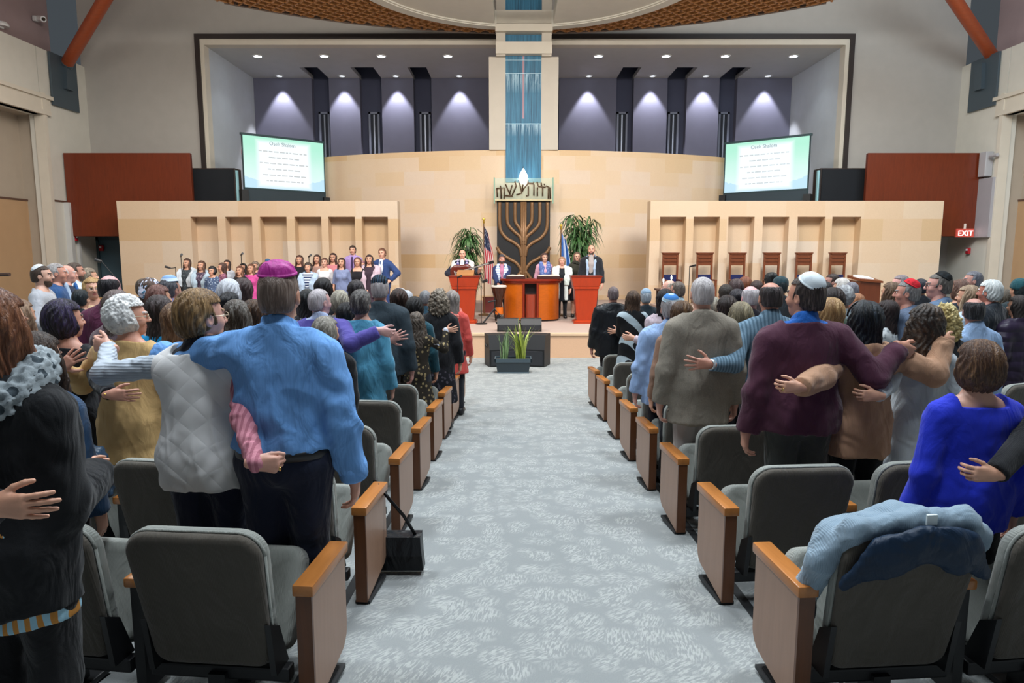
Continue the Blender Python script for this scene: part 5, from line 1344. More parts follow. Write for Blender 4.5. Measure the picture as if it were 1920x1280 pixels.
# ---------------------------------------------------------------- the people
GL, GR, GC, GS = 'congregants left of the aisle', 'congregants right of the aisle', 'young singers of the choir', 'people leading at the stage front'
def buttons(side, n, m):
    def fn(body, S, HM, arms):
        a = arms[side]; e, t = a[2], a[3]; u = (t - e) / np.linalg.norm(t - e); b = MB()
        for i in range(n):
            p = t - u * (.03 + .022 * i) + np.array((0, -.043, -.0)); b.M = Matrix.Translation(Vector(p)); b.lathe([(.001, -.007), (.008, -.005), (.008, .005), (.001, .007)], n=10)
        o = b.build('cuff_button', m, body, True); o.matrix_local = Matrix.Scale(S, 4)
    return fn
def belt(m, z=.985, r=(.178, .135)):
    def fn(body, S, HM, arms):
        b = MB(); b.lathe([(1.0, z - .02), (1.03, z - .018), (1.03, z + .018), (1.0, z + .02)], n=40, sx=r[0], sy=r[1], cap=False); o = b.build('belt', m, body, True); o.matrix_local = Matrix.Scale(S, 4)
    return fn
def watch(side, m):
    def fn(body, S, HM, arms):
        a = arms[side]; e, t = Vector(a[2]), Vector(a[3]); u = (t - e).normalized(); c = t - u * .0
        b = MB(); b.M = Matrix.Translation(c) @ u.to_track_quat('Z', 'Y').to_matrix().to_4x4(); b.lathe([(.033, -.014), (.0385, -.012), (.0385, .012), (.033, .014)], n=20, cap=False)
        o = b.build('wristwatch', m, body, True); o.matrix_local = Matrix.Scale(S, 4)
    return fn
def ring(side):
    def fn(body, S, HM, arms):
        sg, s0, e, t, pose, fd, pn = arms[side]; d = (t - e) if fd is None else fd; d = Vector(d / np.linalg.norm(d)); b = MB(); c = Vector(t) + d * .10 - Vector(pn) * .006 + Vector((0, 0, -.014))
        b.M = Matrix.Translation(c) @ d.to_track_quat('Z', 'Y').to_matrix().to_4x4(); b.lathe([(.0098, -.003), (.0115, 0), (.0098, .003)], n=14, cap=False); o = b.build('finger_ring', paint('d8b878', .25, .8), body, True); o.matrix_local = Matrix.Scale(S, 4)
    return fn
def cuff(side, m):
    def fn(body, S, HM, arms):
        a = arms[side]; e, t = Vector(a[2]), Vector(a[3]); u = (t - e).normalized()
        b = MB(); b.M = Matrix.Translation(t) @ u.to_track_quat('Z', 'Y').to_matrix().to_4x4(); b.lathe([(.05, -.08), (.064, -.075), (.063, -.01), (.058, .002), (.05, 0)], n=28, cap=False)
        o = b.build('cuff', m, body, True); o.matrix_local = Matrix.Scale(S, 4)
    return fn
def neckscarf(m, r=.09, th=.05, z=1.47, name='scarf'):
    def fn(body, S, HM, arms):
        g = Field((-.22, -.22, 1.3), (.22, .22, 1.62), .009)
        pts = [(r * 1.15 * math.cos(a), -.01 + r * math.sin(a), z + .03 * math.sin(a * 2) + .02 * math.sin(a)) for a in np.linspace(0, 2 * PI, 17)]
        for i in range(16): g.cone(pts[i], pts[i + 1], th, th, .02)
        v, q = g.mesh(1); v = v + normals(v, q) * (.006 * wob(v, .035, 3) + .004 * wob(v, .018, 4))[:, None]; mesh_obj(name, v * S, q, m, body)
    return fn
def stole(m, m2=None, name='prayer_shawl', z0=.86, wd=.07, xo=.085):
    """two flat bands hanging from the neck down the front, joined round the neck"""
    def fn(body, S, HM, arms):
        g = Field((-.3, -.26, z0 - .03), (.3, .3, 1.6), .014)
        for sg in (-1, 1): path(g, [(sg * .06, -.075, 1.485), (sg * .10, .02, 1.475), (sg * (xo + .015), .12, 1.36), (sg * xo, .15, 1.2), (sg * xo, .135, z0)], [.03, wd * .75, wd, wd, wd], .02, .4)
        path(g, [(-.06, -.075, 1.485), (.06, -.075, 1.485)], .05, .02, .5)
        v, q = g.mesh(1); mesh_obj(name, v * S, q, m, body)
    return fn
def shawl(m, z0=1.02):
    """a wide shawl round the shoulders"""
    def fn(body, S, HM, arms):
        g = Field((-.36, -.28, z0 - .05), (.36, .3, 1.6), .014)
        path(g, [(-.2, -.03, 1.40), (0, -.07, 1.46), (.2, -.03, 1.40)], .085, .05)
        for sg in (-1, 1): path(g, [(sg * .2, -.01, 1.38), (sg * .2, .10, 1.3), (sg * .15, .16, 1.15), (sg * .14, .15, z0)], [.085, .09, .085, .075], .04, .7)
        v, q = g.mesh(1); v = v + normals(v, q) * (.006 * np.sin(v[:, 0] * 60))[:, None]; mesh_obj('prayer_shawl', v * S, q, m, body)
    return fn
def tie(m):
    def fn(body, S, HM, arms):
        b = MB(); b.put([(-.016, .10, 1.46), (.016, .10, 1.46), (.03, .148, 1.2), (0, .15, 1.06), (-.03, .148, 1.2), (-.016, .125, 1.46), (.016, .125, 1.46), (.03, .165, 1.2), (0, .166, 1.06), (-.03, .165, 1.2)], [(5, 6, 7, 8, 9), (0, 4, 3, 2, 1), (0, 1, 6, 5), (1, 2, 7, 6), (2, 3, 8, 7), (3, 4, 9, 8), (4, 0, 5, 9)]); o = b.build('tie', m, body); o.matrix_local = Matrix.Scale(S, 4)
    return fn
def shirtfront(m, w_=.07):
    def fn(body, S, HM, arms):
        g = Field((-.14, -.05, .9), (.14, .26, 1.56), .012); path(g, [(0, .09, 1.47), (0, .125, 1.3), (0, .125, .98)], [w_ * .8, w_, w_ * .8], .02, .45); v, q = g.mesh(1); mesh_obj('shirt_front', v * S, q, m, body)
    return fn
def open_front(m, **k): return shirtfront(m, k.get('w', .085))
BLACK = '14151a'; NAVY = '161c30'
# ---- nearest, left of the aisle
person(520, 491, 2.50, 'man in a light blue dress shirt and magenta kippah, hugging neighbour, left aisle seat', ('buzz', '67564e', '94857c'), ('shirt', cloth('6a9bd6', 'pin', '5a8bc8'), dict(hem=.985, wr=.009, t=.026)), ('trousers', NAVY), L=('w', 300, 664, 2.74, 'cup', (-.2, .7, -.5), (-.5, -.5, -1)), hat=('bigkippah', cloth('a52a86', 'sheen'), 8), tone='c2907a', build=1.04, fat=1.14, group=GL, extra=[belt(paint('101012', .4), .975, (.205, .162)), cuff(1, cloth('6a9bd6', 'pin', '5a8bc8'))])
person(375, 540, 2.60, 'person in white quilted vest with brown-blond hair, under the blue-shirted arm', ('thick', '6f5436', 'b08e62'), ('vest', cloth('e0dfdf', 'quilt'), dict(hem=.84, t=.036, nz=1.45)), ('trousers', NAVY), sex='f', yaw=-38,
       L=('w', 205, 652, 2.78, 'cup', (-.8, .25, .15), (-.1, -1, -.45)), R=('w', 480, 868, 2.25, 'grip', (1, .05, -.10), (-.7, -.6, -.5)), build=1.1, fat=1.15, group=GL, glasses=True, under=('sweater', cloth('1c1d28'), dict(collar=3, hem=1.2, sleeve=0)), sleeves=(cloth('c2ccd8', 'rib'), cloth('c98796', 'vstripe', 'a86878')), tone='cf9f8c', extra=[ring(1)])  # sleeves of one striped shirt: left paled for bright light, right pinker for shade
person(238, 549, 3.40, 'white-haired person in a mustard sweater with glasses, facing right', ('puff', 'c4c4c4', 'e6e6e4'), ('sweater', 'c6a470', dict(hem=.72, flare=.03)), ('trousers', '20222a'), sex='f', yaw=-55, L=('w', 112, 690, 3.28, 'spread', (.75, .1, .6), (-1, -.3, -.7)), fat=1.2, build=1.1, group=GL, glasses=True, tone='cf9a84', under=None)
person(119, 557, 3.52, 'person in a black top with purple-tinted dark bob and bare neck', ('round', '1c171d', '463a62'), ('blouse', cloth('15171d'), dict(nz=1.44)), ('trousers', '101014'), sex='f', yaw=-30, R=('w', 212, 749, 3.15, 'flat', (1, .02, -.06), (0, -.4, -1)), group=GL, tone='c2907c', extra=[buttons(1, 3, paint('c9a050', .3, .8))])
person(-24, 536, 1.68, 'person in a black blazer and fuzzy grey scarf with auburn hair, left picture edge', ('long', '5e3826', '8a5c40'), ('jacket', cloth('0e1014'), dict(hem=.76, t=.034, wr=.005)), ('trousers', '0e0f12'), sex='f', build=.95, fat=1.0, R=('l', (.12, .26, 1.10), 'cup', (-.6, .6, 0), (.15, -.5, -1)), group=GL, under=('blouse', cloth('8fb6c8', 'vstripe', 'b07a3a'), dict(hem=.715, flare=.01, sleeve=0)), extra=[neckscarf(cloth('8e979c', 'floral', '39434a'), .1, .055, 1.475)])
person(-215, 560, 1.66, 'person outside the left edge, only a hand shows on the black blazer', ('mid', '3a2a22'), ('jacket', cloth('17181d')), ('trousers', '101014'), sex='f', R=('w', -12, 948, 1.47, 'flat', (1, .0, -.02), (0, -.5, -1)), group=GL)
person(66, 626, 2.42, 'child with long straight brown hair in denim behind the black blazer', ('straight', '2a1f1a', '4a382c'), ('jacket', cloth('24405f', 'knit'), dict(hem=.85)), ('trousers', '1a1c24'), sex='f', kid=True, build=.88, group=GL, tone='c9a08c')
# ---- nearest, right of the aisle
person(1512, 511, 3.38, 'man in a maroon sweater with blue collar and white kippah', ('short', '2e2624', '6a5c58'), ('sweater', '4b2638', dict(hem=.86, t=.026, wr=.005)), ('trousers', '3b3d3a'), yaw=32, R=('w', 1688, 650, 3.36, 'cup', (.75, .25, -.35), (-.1, -.5, -1)), hat=('bigkippah', cloth('cfd9de', 'floral', 'bfcad2'), 34), tone='c08e78', build=1.1, fat=1.08, group=GR, under=('polo', cloth('2463b8'), dict(hem=1.1, sleeve=0)))
person(1624, 561, 3.45, 'person with long straight black hair and headband in a tan cardigan', ('straight', '101216', '3a444e'), ('sweater', cloth('ab8469', 'knit'), dict(hem=.76, t=.034, wr=.006, flare=.02)), ('trousers', '0e0f12'), sex='f', L=('w', 1478, 742, 3.05, 'cup', (-1, .03, .02), (.3, -1, -.6)), R=('w', 1768, 636, 3.50, 'cup', (.8, .3, -.2), (.0, -.5, -1)), hat=('band', paint('0c0c0e', .4)), group=GR, build=1.08, extra=[ring(0)])
person(1735, 571, 3.56, 'person with wavy brown hair in a pale grey dress, arm behind the tan cardigan', ('wavy', '2a211c', '5c4a3c'), ('longdress', cloth('b4bcc2'), dict(flare=.06)), None, sex='f', L=('w', 1632, 766, 3.12, 'cup', (-1, .03, 0), (.1, -.5, -1)), group=GR, build=1.05)
person(1838, 631, 2.46, 'person in a cobalt blue sweater with brown bob, nearest on the right', ('round', '4a3226', '8a6848'), ('sweater', '1b2db8', dict(hem=.79, nz=1.435, nt=.12, t=.024)), ('trousers', '0e0f14'), sex='f', build=1.12, fat=1.1, group=GR, tone='d2a590', under=None)
person(2040, 600, 2.46, 'person outside the right edge, black knit arm behind cobalt blue sweater', ('mid', '2a2220'), ('sweater', cloth('17181c', 'knit')), ('trousers', '101014'), sex='f', L=('w', 1862, 894, 2.26, 'cup', (-1, .03, .03), (.1, -.6, -1)), group=GR)
person(1318, 519, 4.26, 'man in a beige-grey blazer with close white hair', ('buzz', 'b4adae', 'd6d2d4'), ('jacket', cloth('837c71', 'tweed', '6a655c'), dict(hem=.70, t=.03, flare=.02)), ('trousers', 'a29a96'), build=1.02, fat=1.02, group=GR, tone='c99c8a')
person(1446, 529, 4.34, 'balding man in a blue-grey striped shirt, wristwatch hand on beige blazer', ('bald', '2e292a', '5a5254'), ('shirt', cloth('6b8598', 'vstripe', '4d6678'), dict(hem=.86)), ('trousers', '33363e'), L=('w', 1333, 683, 4.04, 'spread', (-1, .02, .05), (.1, -.4, -1)), group=GR, build=1.1, tone='b98672', extra=[watch(0, paint('c9d2d8', .3, .6))])
person(1257, 551, 5.10, 'man in a pale blue shirt with knitted blue and white kippah', ('short', '8f8a8c', 'c4c0c2'), ('shirt', cloth('93aed8'), dict(hem=.74, t=.028, wr=.006)), ('trousers', '1a1d28'), hat=('bigkippah', cloth('9db0bc', 'stripe', '3f78b8'), 18), group=GR, build=1.1, fat=1.15, tilt=0, tone='c99a8c')
#CROWD
def crowd(group, rows):
    for r in rows:
        px, py, Y, label, hairs, top = r[:6]; kw = dict(r[6]) if len(r) > 6 else {}
        kw.setdefault('group', group); person(px, py, Y, label, hairs, top, kw.pop('bottom', ('trousers', '1c1e26')), **kw)
F = dict(sex='f')
def f(**k): return dict(sex='f', **k)
KN = lambda h, h2=None: cloth(h, 'floral' if h2 else 'sheen', h2)
crowd(GL, [
 # far left block, turned towards the stage
 (76, 495, 7.5, 'bearded man in a light grey sweater, profile right, nearest of the far-left standing row', ('short', '3a2e28'), ('sweater', 'a9abb2'), dict(face=-72, hat=('kippah', cloth('d8dce0')), tone='c9a08c', beard='4a3a30', R=('l', (.1, .17, 1.05), 'cup', (-.5, .5, 0), (1, -.5, -.5)))),
 (104, 492, 8.05, 'grey-haired man in a denim blue jacket behind the light grey sweater', ('short', '8a8484', 'c4c0be'), ('jacket', '274a78'), dict(face=-62, tone='c08a76', extra=[shirtfront(cloth('9db0c8'))])),
 (123, 497, 8.6, 'pink-faced man in a dark suit with blue shirt and white tie, far-left row', ('bald', 'b8b0ac', 'd8d4d2'), ('jacket', '17223a'), dict(face=-58, tone='d09c8c', extra=[shirtfront(cloth('2a5c9c')), tie(cloth('d8dce4'))])),
 (139, 491, 9.15, 'man with a dark beard in a white shirt, far-left row', ('short', '3c302a', '6a5a50'), ('shirt', 'c4ced6'), dict(face=-55, tone='b98672', beard='4a3a32')),
 (166, 502, 9.8, 'person with grey-blond short hair in cream, far-left row beside the doors', ('thick', '6f6458', 'a89a86'), ('blouse', 'b8a890'), f(face=-55)),
 (172, 520, 7.1, 'blonde person in glasses and tan top, turned to the left block', ('mid', 'a98455', 'd0ae7c'), ('blouse', 'c0a482'), f(face=-140, glasses=True, tone='cf9f88')),
 (150, 540, 6.6, 'dark-haired head in front of the navy suit, left block', ('short', '131a1e', '2a343a'), ('jacket', '1a2226'), {}),
 (204, 516, 5.15, 'man with a bald crown and dark hair in a maroon shirt', ('bald', '14131a', '3a3438'), ('shirt', '5c2744', ), dict(tone='d0a0a0', build=1.1, fat=1.1, R=('l', (.26, .20, 1.12), 'cup', (.3, .8, .2), (1, -.4, -.6)))),
 (219, 543, 4.5, 'grey-brown haired person between maroon shirt and white hair', ('mid', '5a4c48', '8f8280'), ('blouse', '6a5a60'), F),
 (36, 560, 4.3, 'person with long light brown hair behind the auburn head', ('long', '7a5f4c', 'a58a72'), ('blouse', '8a7a78'), f(face=-10)),
 (298, 552, 4.25, 'person with long dark hair in a turquoise top', ('long', '2e2624', '5c5052'), ('tee', '1291cc', dict(nz=1.44)), F),
 (281, 520, 6.6, 'person in a white and blue floral headscarf', ('mid', '4a3830'), ('blouse', 'a8a4b8'), f(hat=('scarf', cloth('c8c8d8', 'floral', '4a7a98')), face=-25)),
 (268, 521, 7.6, 'dark-haired head just above the floral headscarf', ('short', '4a4038'), ('jacket', '1e3a66'), {}),
 (297, 534, 5.6, 'person with reddish brown hair beside the floral headscarf', ('bob', '5a3a32', '8a625a'), ('blouse', '9a8a9a'), f(face=-30)),
 (318, 517, 6.0, 'grey-haired man in a white and blue kippah, lilac shirt', ('short', '3c3c42', '6a6a72'), ('shirt', '8f88a8'), dict(hat=('bigkippah', cloth('c9d9ea', 'stripe', '7f9fc8'), 2), tone='b08474', yaw=-20)),
 (330, 566, 3.95, 'brown-haired head left of the brown-blond hair', ('mid', '6a4f3c', 'a08060'), ('blouse', '5c5c50'), F),
 (429, 521, 5.7, 'white-haired person in pale lilac before the girl in black', ('round', 'b9bcc4', 'dcdee4'), ('blouse', 'b8b0c0'), F),
 (429, 545, 5.1, 'person with a small dark bun below the white hair', ('bun', '17171b'), ('blouse', '3a3a40'), F),
 (443, 560, 4.2, 'person with straight grey-topped brown hair before the brown-blond hair', ('straight', '3a2f28', '8a8680'), ('blouse', '54504c'), F),
 (456, 521, 6.4, 'person in a lilac patterned top near the girl in pink', ('mid', '3a2e2e'), ('blouse', cloth('9a8fa4', 'floral', '5a5068')), F),
 (474, 560, 5.0, 'person with long brown hair left of the magenta kippah head', ('long', '3a2a20', '6a503c'), ('blouse', 'b8bcc4'), F),
 (599, 541, 5.05, 'balding white-haired man in a purple sweater, arm round the teal tunic', ('buzz', 'a8a0a4', 'd4ced4'), ('sweater', '4d4691', dict(t=.024)), dict(yaw=-35, under=('shirt', cloth('aebcdc'), dict(hem=1.2, sleeve=0)), R=('w', 712, 620, 4.88, 'cup', (.9, .2, -.25), (.1, -1, -.6)), tone='cfa6a2', build=1.08)),
 (577, 541, 6.0, 'person with long black hair behind the purple sweater', ('straight', '141416', '34383a'), ('blouse', cloth('2a2a30', 'floral', '8a8a94')), F),
 (606, 520, 7.2, 'person with smooth black hair before the boy in striped shirt', ('long', '141315', '2e2c30'), ('blouse', '2a2a30'), F),
 (612, 592, 4.02, 'short grey-blond haired person in black beside the teal tunic', ('mid', '77726a', 'b0aaa0'), ('sweater', BLACK, dict(hem=.8)), f(yaw=-25, R=('w', 654, 862, 4.05, 'relaxed', (.1, .1, -1), (1, -.4, 0)), L=None)),
 (637, 542, 6.6, 'silver-blond haired person above the black bob', ('round', '8a8478', 'c0baa8'), ('blouse', '7a7a80'), F),
 (650, 566, 5.5, 'black bobbed hair left of the grey cropped hair', ('mid', '121215', '2c2c30'), ('blouse', '2a4a5c'), F),
 (668, 524, 7.6, 'dark long-haired person left of the grey and navy kippah', ('long', '221e22', '4a4448'), ('blouse', '24222a'), F),
 (677, 542, 5.18, 'person with cropped grey hair in a teal blue tunic', ('thick', '3e3a3a', '8c8884'), ('tunic', cloth('4c8eae'), dict(hem=.52, t=.024, flare=.05)), f(yaw=-10, build=1.02, fat=1.05, tone='b08878')),
 (712, 516, 5.95, 'man in a charcoal suit with a grey and navy kippah', ('short', '9a9294', 'bab4b4'), ('jacket', cloth('2f3a42', 'tweed', '3a464e'), dict(t=.03)), dict(hat=('bigkippah', cloth('2a3e50', 'vstripe', '16181e'), 26), build=1.1, L=('w', 742, 648, 5.5, 'spread', (.8, .0, .3), (-.3, -.5, -1)), tone='b88a80')),
 (748, 539, 6.7, 'person with long smooth brown hair and white band behind the charcoal suit', ('straight', '2a1e1a', '55403a'), ('blouse', '3a3a44'), f(hat=('band', paint('dfe3ea', .4)))),
 (763, 543, 7.8, 'grey-haired head right of the white hair band', ('short', 'a8acb4', 'c8ccd2'), ('jacket', '2e3238'), {}),
 (777, 554, 6.6, 'person with short black hair in dark teal, before the black jacket', ('round', '101012', '2a2a2c'), ('blouse', '1f4a58'), F),
 (780, 585, 6.35, 'person in a dark flowered dress with brown wavy hair', ('wavy', '4a4038', '7c7064'), ('dress', cloth('2a251f', 'floral', '8a7a58'), dict(flare=.06)), f(R=('w', 836, 619, 6.55, 'spread', (1, .05, .1), (0, -.4, -1)), sleeves=(None, cloth('b9bcc8')))),
 (797, 543, 8.6, 'grey-haired head left of the grey curls', ('short', '6a6c70', '9a9ca0'), ('jacket', '2a4656'), {}),
 (823, 543, 7.1, 'person with grey-brown curly hair in a black jacket', ('curly', '6a6054', 'a89c8c'), ('jacket', BLACK, dict(hem=.72)), f(bottom=('skirt', cloth('1a1b22', 'floral', '4a4650'), .34), build=1.02)),
 (848, 544, 7.95, 'grey-haired person in a coral red dress at the aisle', ('mid', '7c7470', 'b0a8a4'), ('dress', cloth('c04a44'), dict(hem=.60, flare=.05)), f(extra=[neckscarf(cloth('d87a70'), .085, .04, 1.44)])),
])
crowd(GR, [
 (1150, 537, 8.75, 'man in a black leather jacket, first seat of the front rows', ('buzz', '5a4e50', '8a7e80'), ('jacket', cloth('15171b', 'leather'), dict(hem=.72, t=.034)), dict(build=1.14, fat=1.1, tone='b98a7c')),
 (1187, 544, 8.2, 'person with long brown hair in a black and white poncho', ('long', '3a2a20', '6e5644'), ('tunic', cloth('121317', 'diag', '9aa8b0'), dict(hem=.66, flare=.06)), f(L=('w', 1160, 621, 8.55, 'spread', (-1, .05, .0), (0, -.4, -1)))),
 (1211, 541, 8.9, 'grey-haired man with a grey-blue kippah in a dark jacket', ('short', '8a929c', 'b4bcc4'), ('jacket', '16222a'), dict(hat=('bigkippah', cloth('7f95aa', 'knit'), 25))),
 (1247, 541, 6.6, 'dark-haired person behind the knitted kippah', ('mid', '191417'), ('blouse', 'b8a8b0'), f(L=('w', 1188, 634, 6.6, 'cup', (-1, .1, .1), (0, -.3, -1)))),
 (1256, 525, 9.2, 'man with a pink face turned left beside the candles', ('bald', 'a8988c'), ('shirt', '8a98a8'), dict(face=70, tone='d0a090')),
 (1271, 526, 8.4, 'grey-brown haired man in pale shirt, face turned left', ('short', '5a504a', '8a8078'), ('shirt', 'a8c0cc'), dict(face=35, tone='c09080')),
 (1278, 563, 4.95, 'brown-haired person left of the beige blazer', ('mid', '4a3424', '80603f'), ('blouse', '8a6a58'), F),
 (1333, 555, 5.3, 'person with sandy hair in bright blue behind the beige blazer', ('mid', '8a8478', 'b0a898'), ('blouse', '2a7ac8'), F),
 (1364, 553, 5.15, 'person with dark brown cropped hair right of the beige blazer', ('thick', '241a18', '3c2e2a'), ('blouse', '24304a'), F),
 (1389, 563, 4.75, 'person with ash blond bob right of the beige blazer', ('round', '6f6652', 'b0a484'), ('blouse', '1e2028'), F),
 (1408, 536, 5.6, 'bald-topped white-haired man left of the balding striped shirt', ('bald', 'b8b0b4', 'dad4d8'), ('jacket', '23222c'), dict(tone='dca8a8')),
 (1382, 540, 6.7, 'person with dark bun and bright hair clip', ('bun', '232026', '4c4852'), ('blouse', '3c3038'), F),
 (1361, 531, 7.3, 'dark-haired head behind the bun with clip', ('short', '2c2622'), ('blouse', '2a2c34'), {}),
 (1380, 523, 8.2, 'person in magenta with dark brown hair, small, right block', ('bob', '3a2a2a', '6a5656'), ('blouse', '7a2c5c'), F),
 (1397, 519, 8.8, 'person with auburn hair far back in the right block', ('bob', '6e3c26', '9a6244'), ('blouse', '6a3a44'), F),
 (1419, 524, 8.2, 'short dark brown haired head left of the spiky black hair', ('short', '382826'), ('jacket', '30282a'), {}),
 (1446, 508, 9.0, 'person with spiky black updo before the niche chairs', ('updo', '14181a', '2c3436'), ('blouse', '1e2428'), f()),
 (1464, 518, 8.2, 'dark teal hat behind the white kippah', ('short', '1e282c'), ('jacket', '23282c'), dict(hat=('hat', cloth('22383f')))),
 (1548, 526, 8.0, 'black-haired head just right of the white kippah', ('short', '16161a'), ('jacket', '24242a'), {}),
 (1561, 512, 9.6, 'dark-haired man with face turned left near the last niche chair', ('short', '2e2220'), ('shirt', 'a8a0a0'), dict(face=80, tone='a87c70')),
 (1578, 520, 8.8, 'white-haired head near the brown podium', ('round', 'bcb8b4', 'e0dcd8'), ('blouse', '8a9098'), dict(sex='f', face=30)),
 (1597, 527, 8.4, 'grey-haired head left of the brown podium', ('short', '6a6a74', '9a9aa4'), ('jacket', '1c2028'), dict(face=20)),
 (1583, 533, 7.0, 'wavy grey-haired head above the smooth dark hair', ('puff', '8a8c90', 'bcc0c2'), ('blouse', '8a98a0'), F),
 (1562, 538, 5.2, 'person with smooth dark brown hair above the blonde', ('long', '221a1a', '463a38'), ('blouse', '3a4a3c'), F),
 (1606, 548, 7.2, 'pink-faced person turned left beside the podium', ('short', '9a6a4c', 'c08a60'), ('blouse', 'c8b0b0'), f(face=60, tone='cf8a70')),
 (1558, 557, 4.35, 'blonde person right of the maroon sweater', ('long', '8f6c46', 'd0b080'), ('blouse', '6a4458'), F),
 (1672, 528, 6.8, 'person with long light brown hair left of the red kippah', ('long', '5a4434', '9a8066'), ('blouse', '4a3a38'), f(face=20)),
 (1690, 514, 8.2, 'pink-faced man looking left above the red kippah', ('short', '7a7074', 'a8a0a4'), ('shirt', '8a90a0'), dict(face=75, tone='cf9c94')),
 (1664, 562, 5.6, 'person with dark hair and white lace top left of the wavy brown hair', ('mid', '241a1a', '402e2c'), ('blouse', cloth('b4b8ba', 'floral', '8c9296')), f(face=35, R=('l', (.05, .20, 1.40), 'cup', (-.4, .3, .6), (1, -.4, -.6)))),
 (1704, 523, 5.7, 'grey-haired man with a red kippah, profile left', ('short', '6f6c6c', 'a8a6a4'), ('jacket', '4c5a70'), dict(face=58, hat=('bigkippah', cloth('c0222e', 'floral', 'a01824'), 30), tone='c08c7c', tilt=0)),
 (1727, 521, 8.3, 'dark-haired head between red kippah and black kippah', ('short', '1f2530'), ('jacket', '20242c'), {}),
 (1763, 509, 5.9, 'man in glasses with black and grey kippah, profile left', ('short', '55504c', '8a8680'), ('jacket', '4f6580', dict(t=.03)), dict(face=48, yaw=18, glasses='2a2a30', hat=('bigkippah', cloth('121416', 'floral', '1c2226'), 32), tone='c9988c', build=1.1)),
 (1770, 571, 4.5, 'person with curly blond hair behind the wavy brown hair', ('curly', 'a8945f', 'd8cc9c'), ('blouse', '23262a'), F),
 (1800, 524, 7.4, 'person with reddish brown hair right of the black kippah', ('bob', '5c4238', '8a6a5c'), ('blouse', '1c2430'), f(face=20)),
 (1826, 507, 8.2, 'tall grey-haired man looking left, far right block', ('short', '5c5e68', '92949c'), ('shirt', '9aa0a8'), dict(face=70, tone='b98c80')),
 (1817, 534, 6.4, 'blonde person right of the black kippah, facing left', ('long', '8c7660', 'c0ac90'), ('blouse', 'a8b8c8'), f(face=40)),
 (1858, 524, 6.2, 'white-haired man in a dark navy coat, far right block', ('thick', 'c4c8c8', 'e8eaea'), ('coat', '141c26', dict(t=.036)), dict(face=32, build=1.15, fat=1.1, tone='b87868')),
 (1886, 542, 7.4, 'brown-haired head behind the dark navy coat', ('mid', '4a4238', '7c7468'), ('blouse', '30343c'), F),
 (1914, 522, 7.0, 'person in a dark teal hat at the right picture edge', ('short', '20282a'), ('coat', '1a2a30'), dict(hat=('hat', cloth('1c4a52')))),
 (1829, 559, 4.7, 'balding dark-haired man in a light blue shirt, right block', ('bald', '1c1c20', '55565c'), ('shirt', cloth('8fa9cc', 'pin', '7f9ac0')), dict(face=10, yaw=-28, build=1.1, fat=1.1, tone='b08478')),
 (1911, 553, 6.1, 'person in a dark plum puffer coat at the right picture edge', ('mid', '2c2624'), ('coat', cloth('2a2234', 'puffer'), dict(t=.04)), dict(face=20, build=1.1)),
])
SR = SZ
def singer(px, py, Y, label, hairs, top, **kw):
    kw.setdefault('group', GC); kw.setdefault('base', SR); kw.setdefault('face', 180 + (px - 600) * .03)
    person(px, py, Y, label, hairs, top, kw.pop('bottom', ('trousers', '23242c')), **kw)
B1, B2, B3 = .5, .72, .9
singer(350, 484, 16.6, 'long-haired girl in a dark dress and white cardigan, far left of the choir', ('long', '3a2620', '6a4a3c'), ('dress', cloth('3c4248', 'floral', '5c666c')), sex='f', extra=[shawl(cloth('c9d2dc'))])
singer(377, 489, 16.4, 'girl with long hair in a dark print dress, second from choir left', ('long', '4a3228', '7a5c4a'), ('dress', cloth('4a3e50', 'floral', '8a7a88')), sex='f', extra=[shawl(cloth('a8bccc'))], kid=True)
singer(397, 499, 15.9, 'small child with dark curls in blue print, third from choir left', ('puff', '16171a', '2a2c30'), ('blouse', cloth('4a5a78', 'floral', '9aaac0')), kid=True)
singer(416, 493, 16.0, 'girl with brown hair turned away in pink and plum', ('mid', '4a342e', '7a5e54'), ('dress', cloth('7a5068', 'floral', 'b87a84')), sex='f', kid=True, face=120)
singer(425, 487, 17.2, 'girl with long dark hair and white sleeve, in black', ('long', '2a1e1c', '52403c'), ('dress', cloth('b8bcc6')), sex='f')
singer(449, 499, 15.9, 'girl with reddish hair in a black top, left of the pink dress', ('long', '55362a', '8a5e48'), ('blouse', '121216'), sex='f', kid=True)
singer(455, 494, 17.0, 'girl with dark hair behind the black top', ('long', '1c1616'), ('blouse', '3a3440'), sex='f', kid=True)
singer(470, 495, 16.0, 'girl with long brown hair in a bright pink dress', ('long', '5a3a2c', '8c644e'), ('dress', cloth('c04a8c')), sex='f', kid=True)
singer(478, 490, 17.2, 'child with light hair behind the pink dress', ('puff', '6a5a50', 'a89888'), ('blouse', '3a3c44'), kid=True)
singer(493, 493, 16.8, 'child with brown hair left of the magenta kippah', ('mid', '4a342c'), ('blouse', '5a5a6a'), kid=True, sex='f')
singer(502, 486, 17.2, 'boy in a blue knitted cap behind the magenta kippah', ('short', '3a302c'), ('shirt', '5a6a8a'), hat=('bigkippah', cloth('3a5a80'), 0), kid=True)
singer(561, 478, 17.2, 'girl with long brown hair in a black lace dress', ('long', '3c2620', '6a4a40'), ('dress', cloth('1a1a20')), sex='f', cat='person')
singer(577, 492, 16.2, 'boy in a navy and white striped shirt with pale blue jacket', ('puff', '2e2420', '4a3c36'), ('shirt', cloth('24345c', 'stripe', 'c9d0d8')), kid=True, extra=[shawl(cloth('a4b8d0'), .9)])
singer(594, 477, 17.3, 'girl with long dark brown hair behind the white dress', ('long', '2e1e1a', '5a4036'), ('blouse', '9a7a70'), sex='f')
singer(608, 482, 16.5, 'girl in a white dress with pinned brown hair', ('updo', '4a3028', '7a5848'), ('dress', cloth('dcd9dc'), dict(nz=1.40, nt=-.1, sleeve=.45)), sex='f', tone='d8a892')
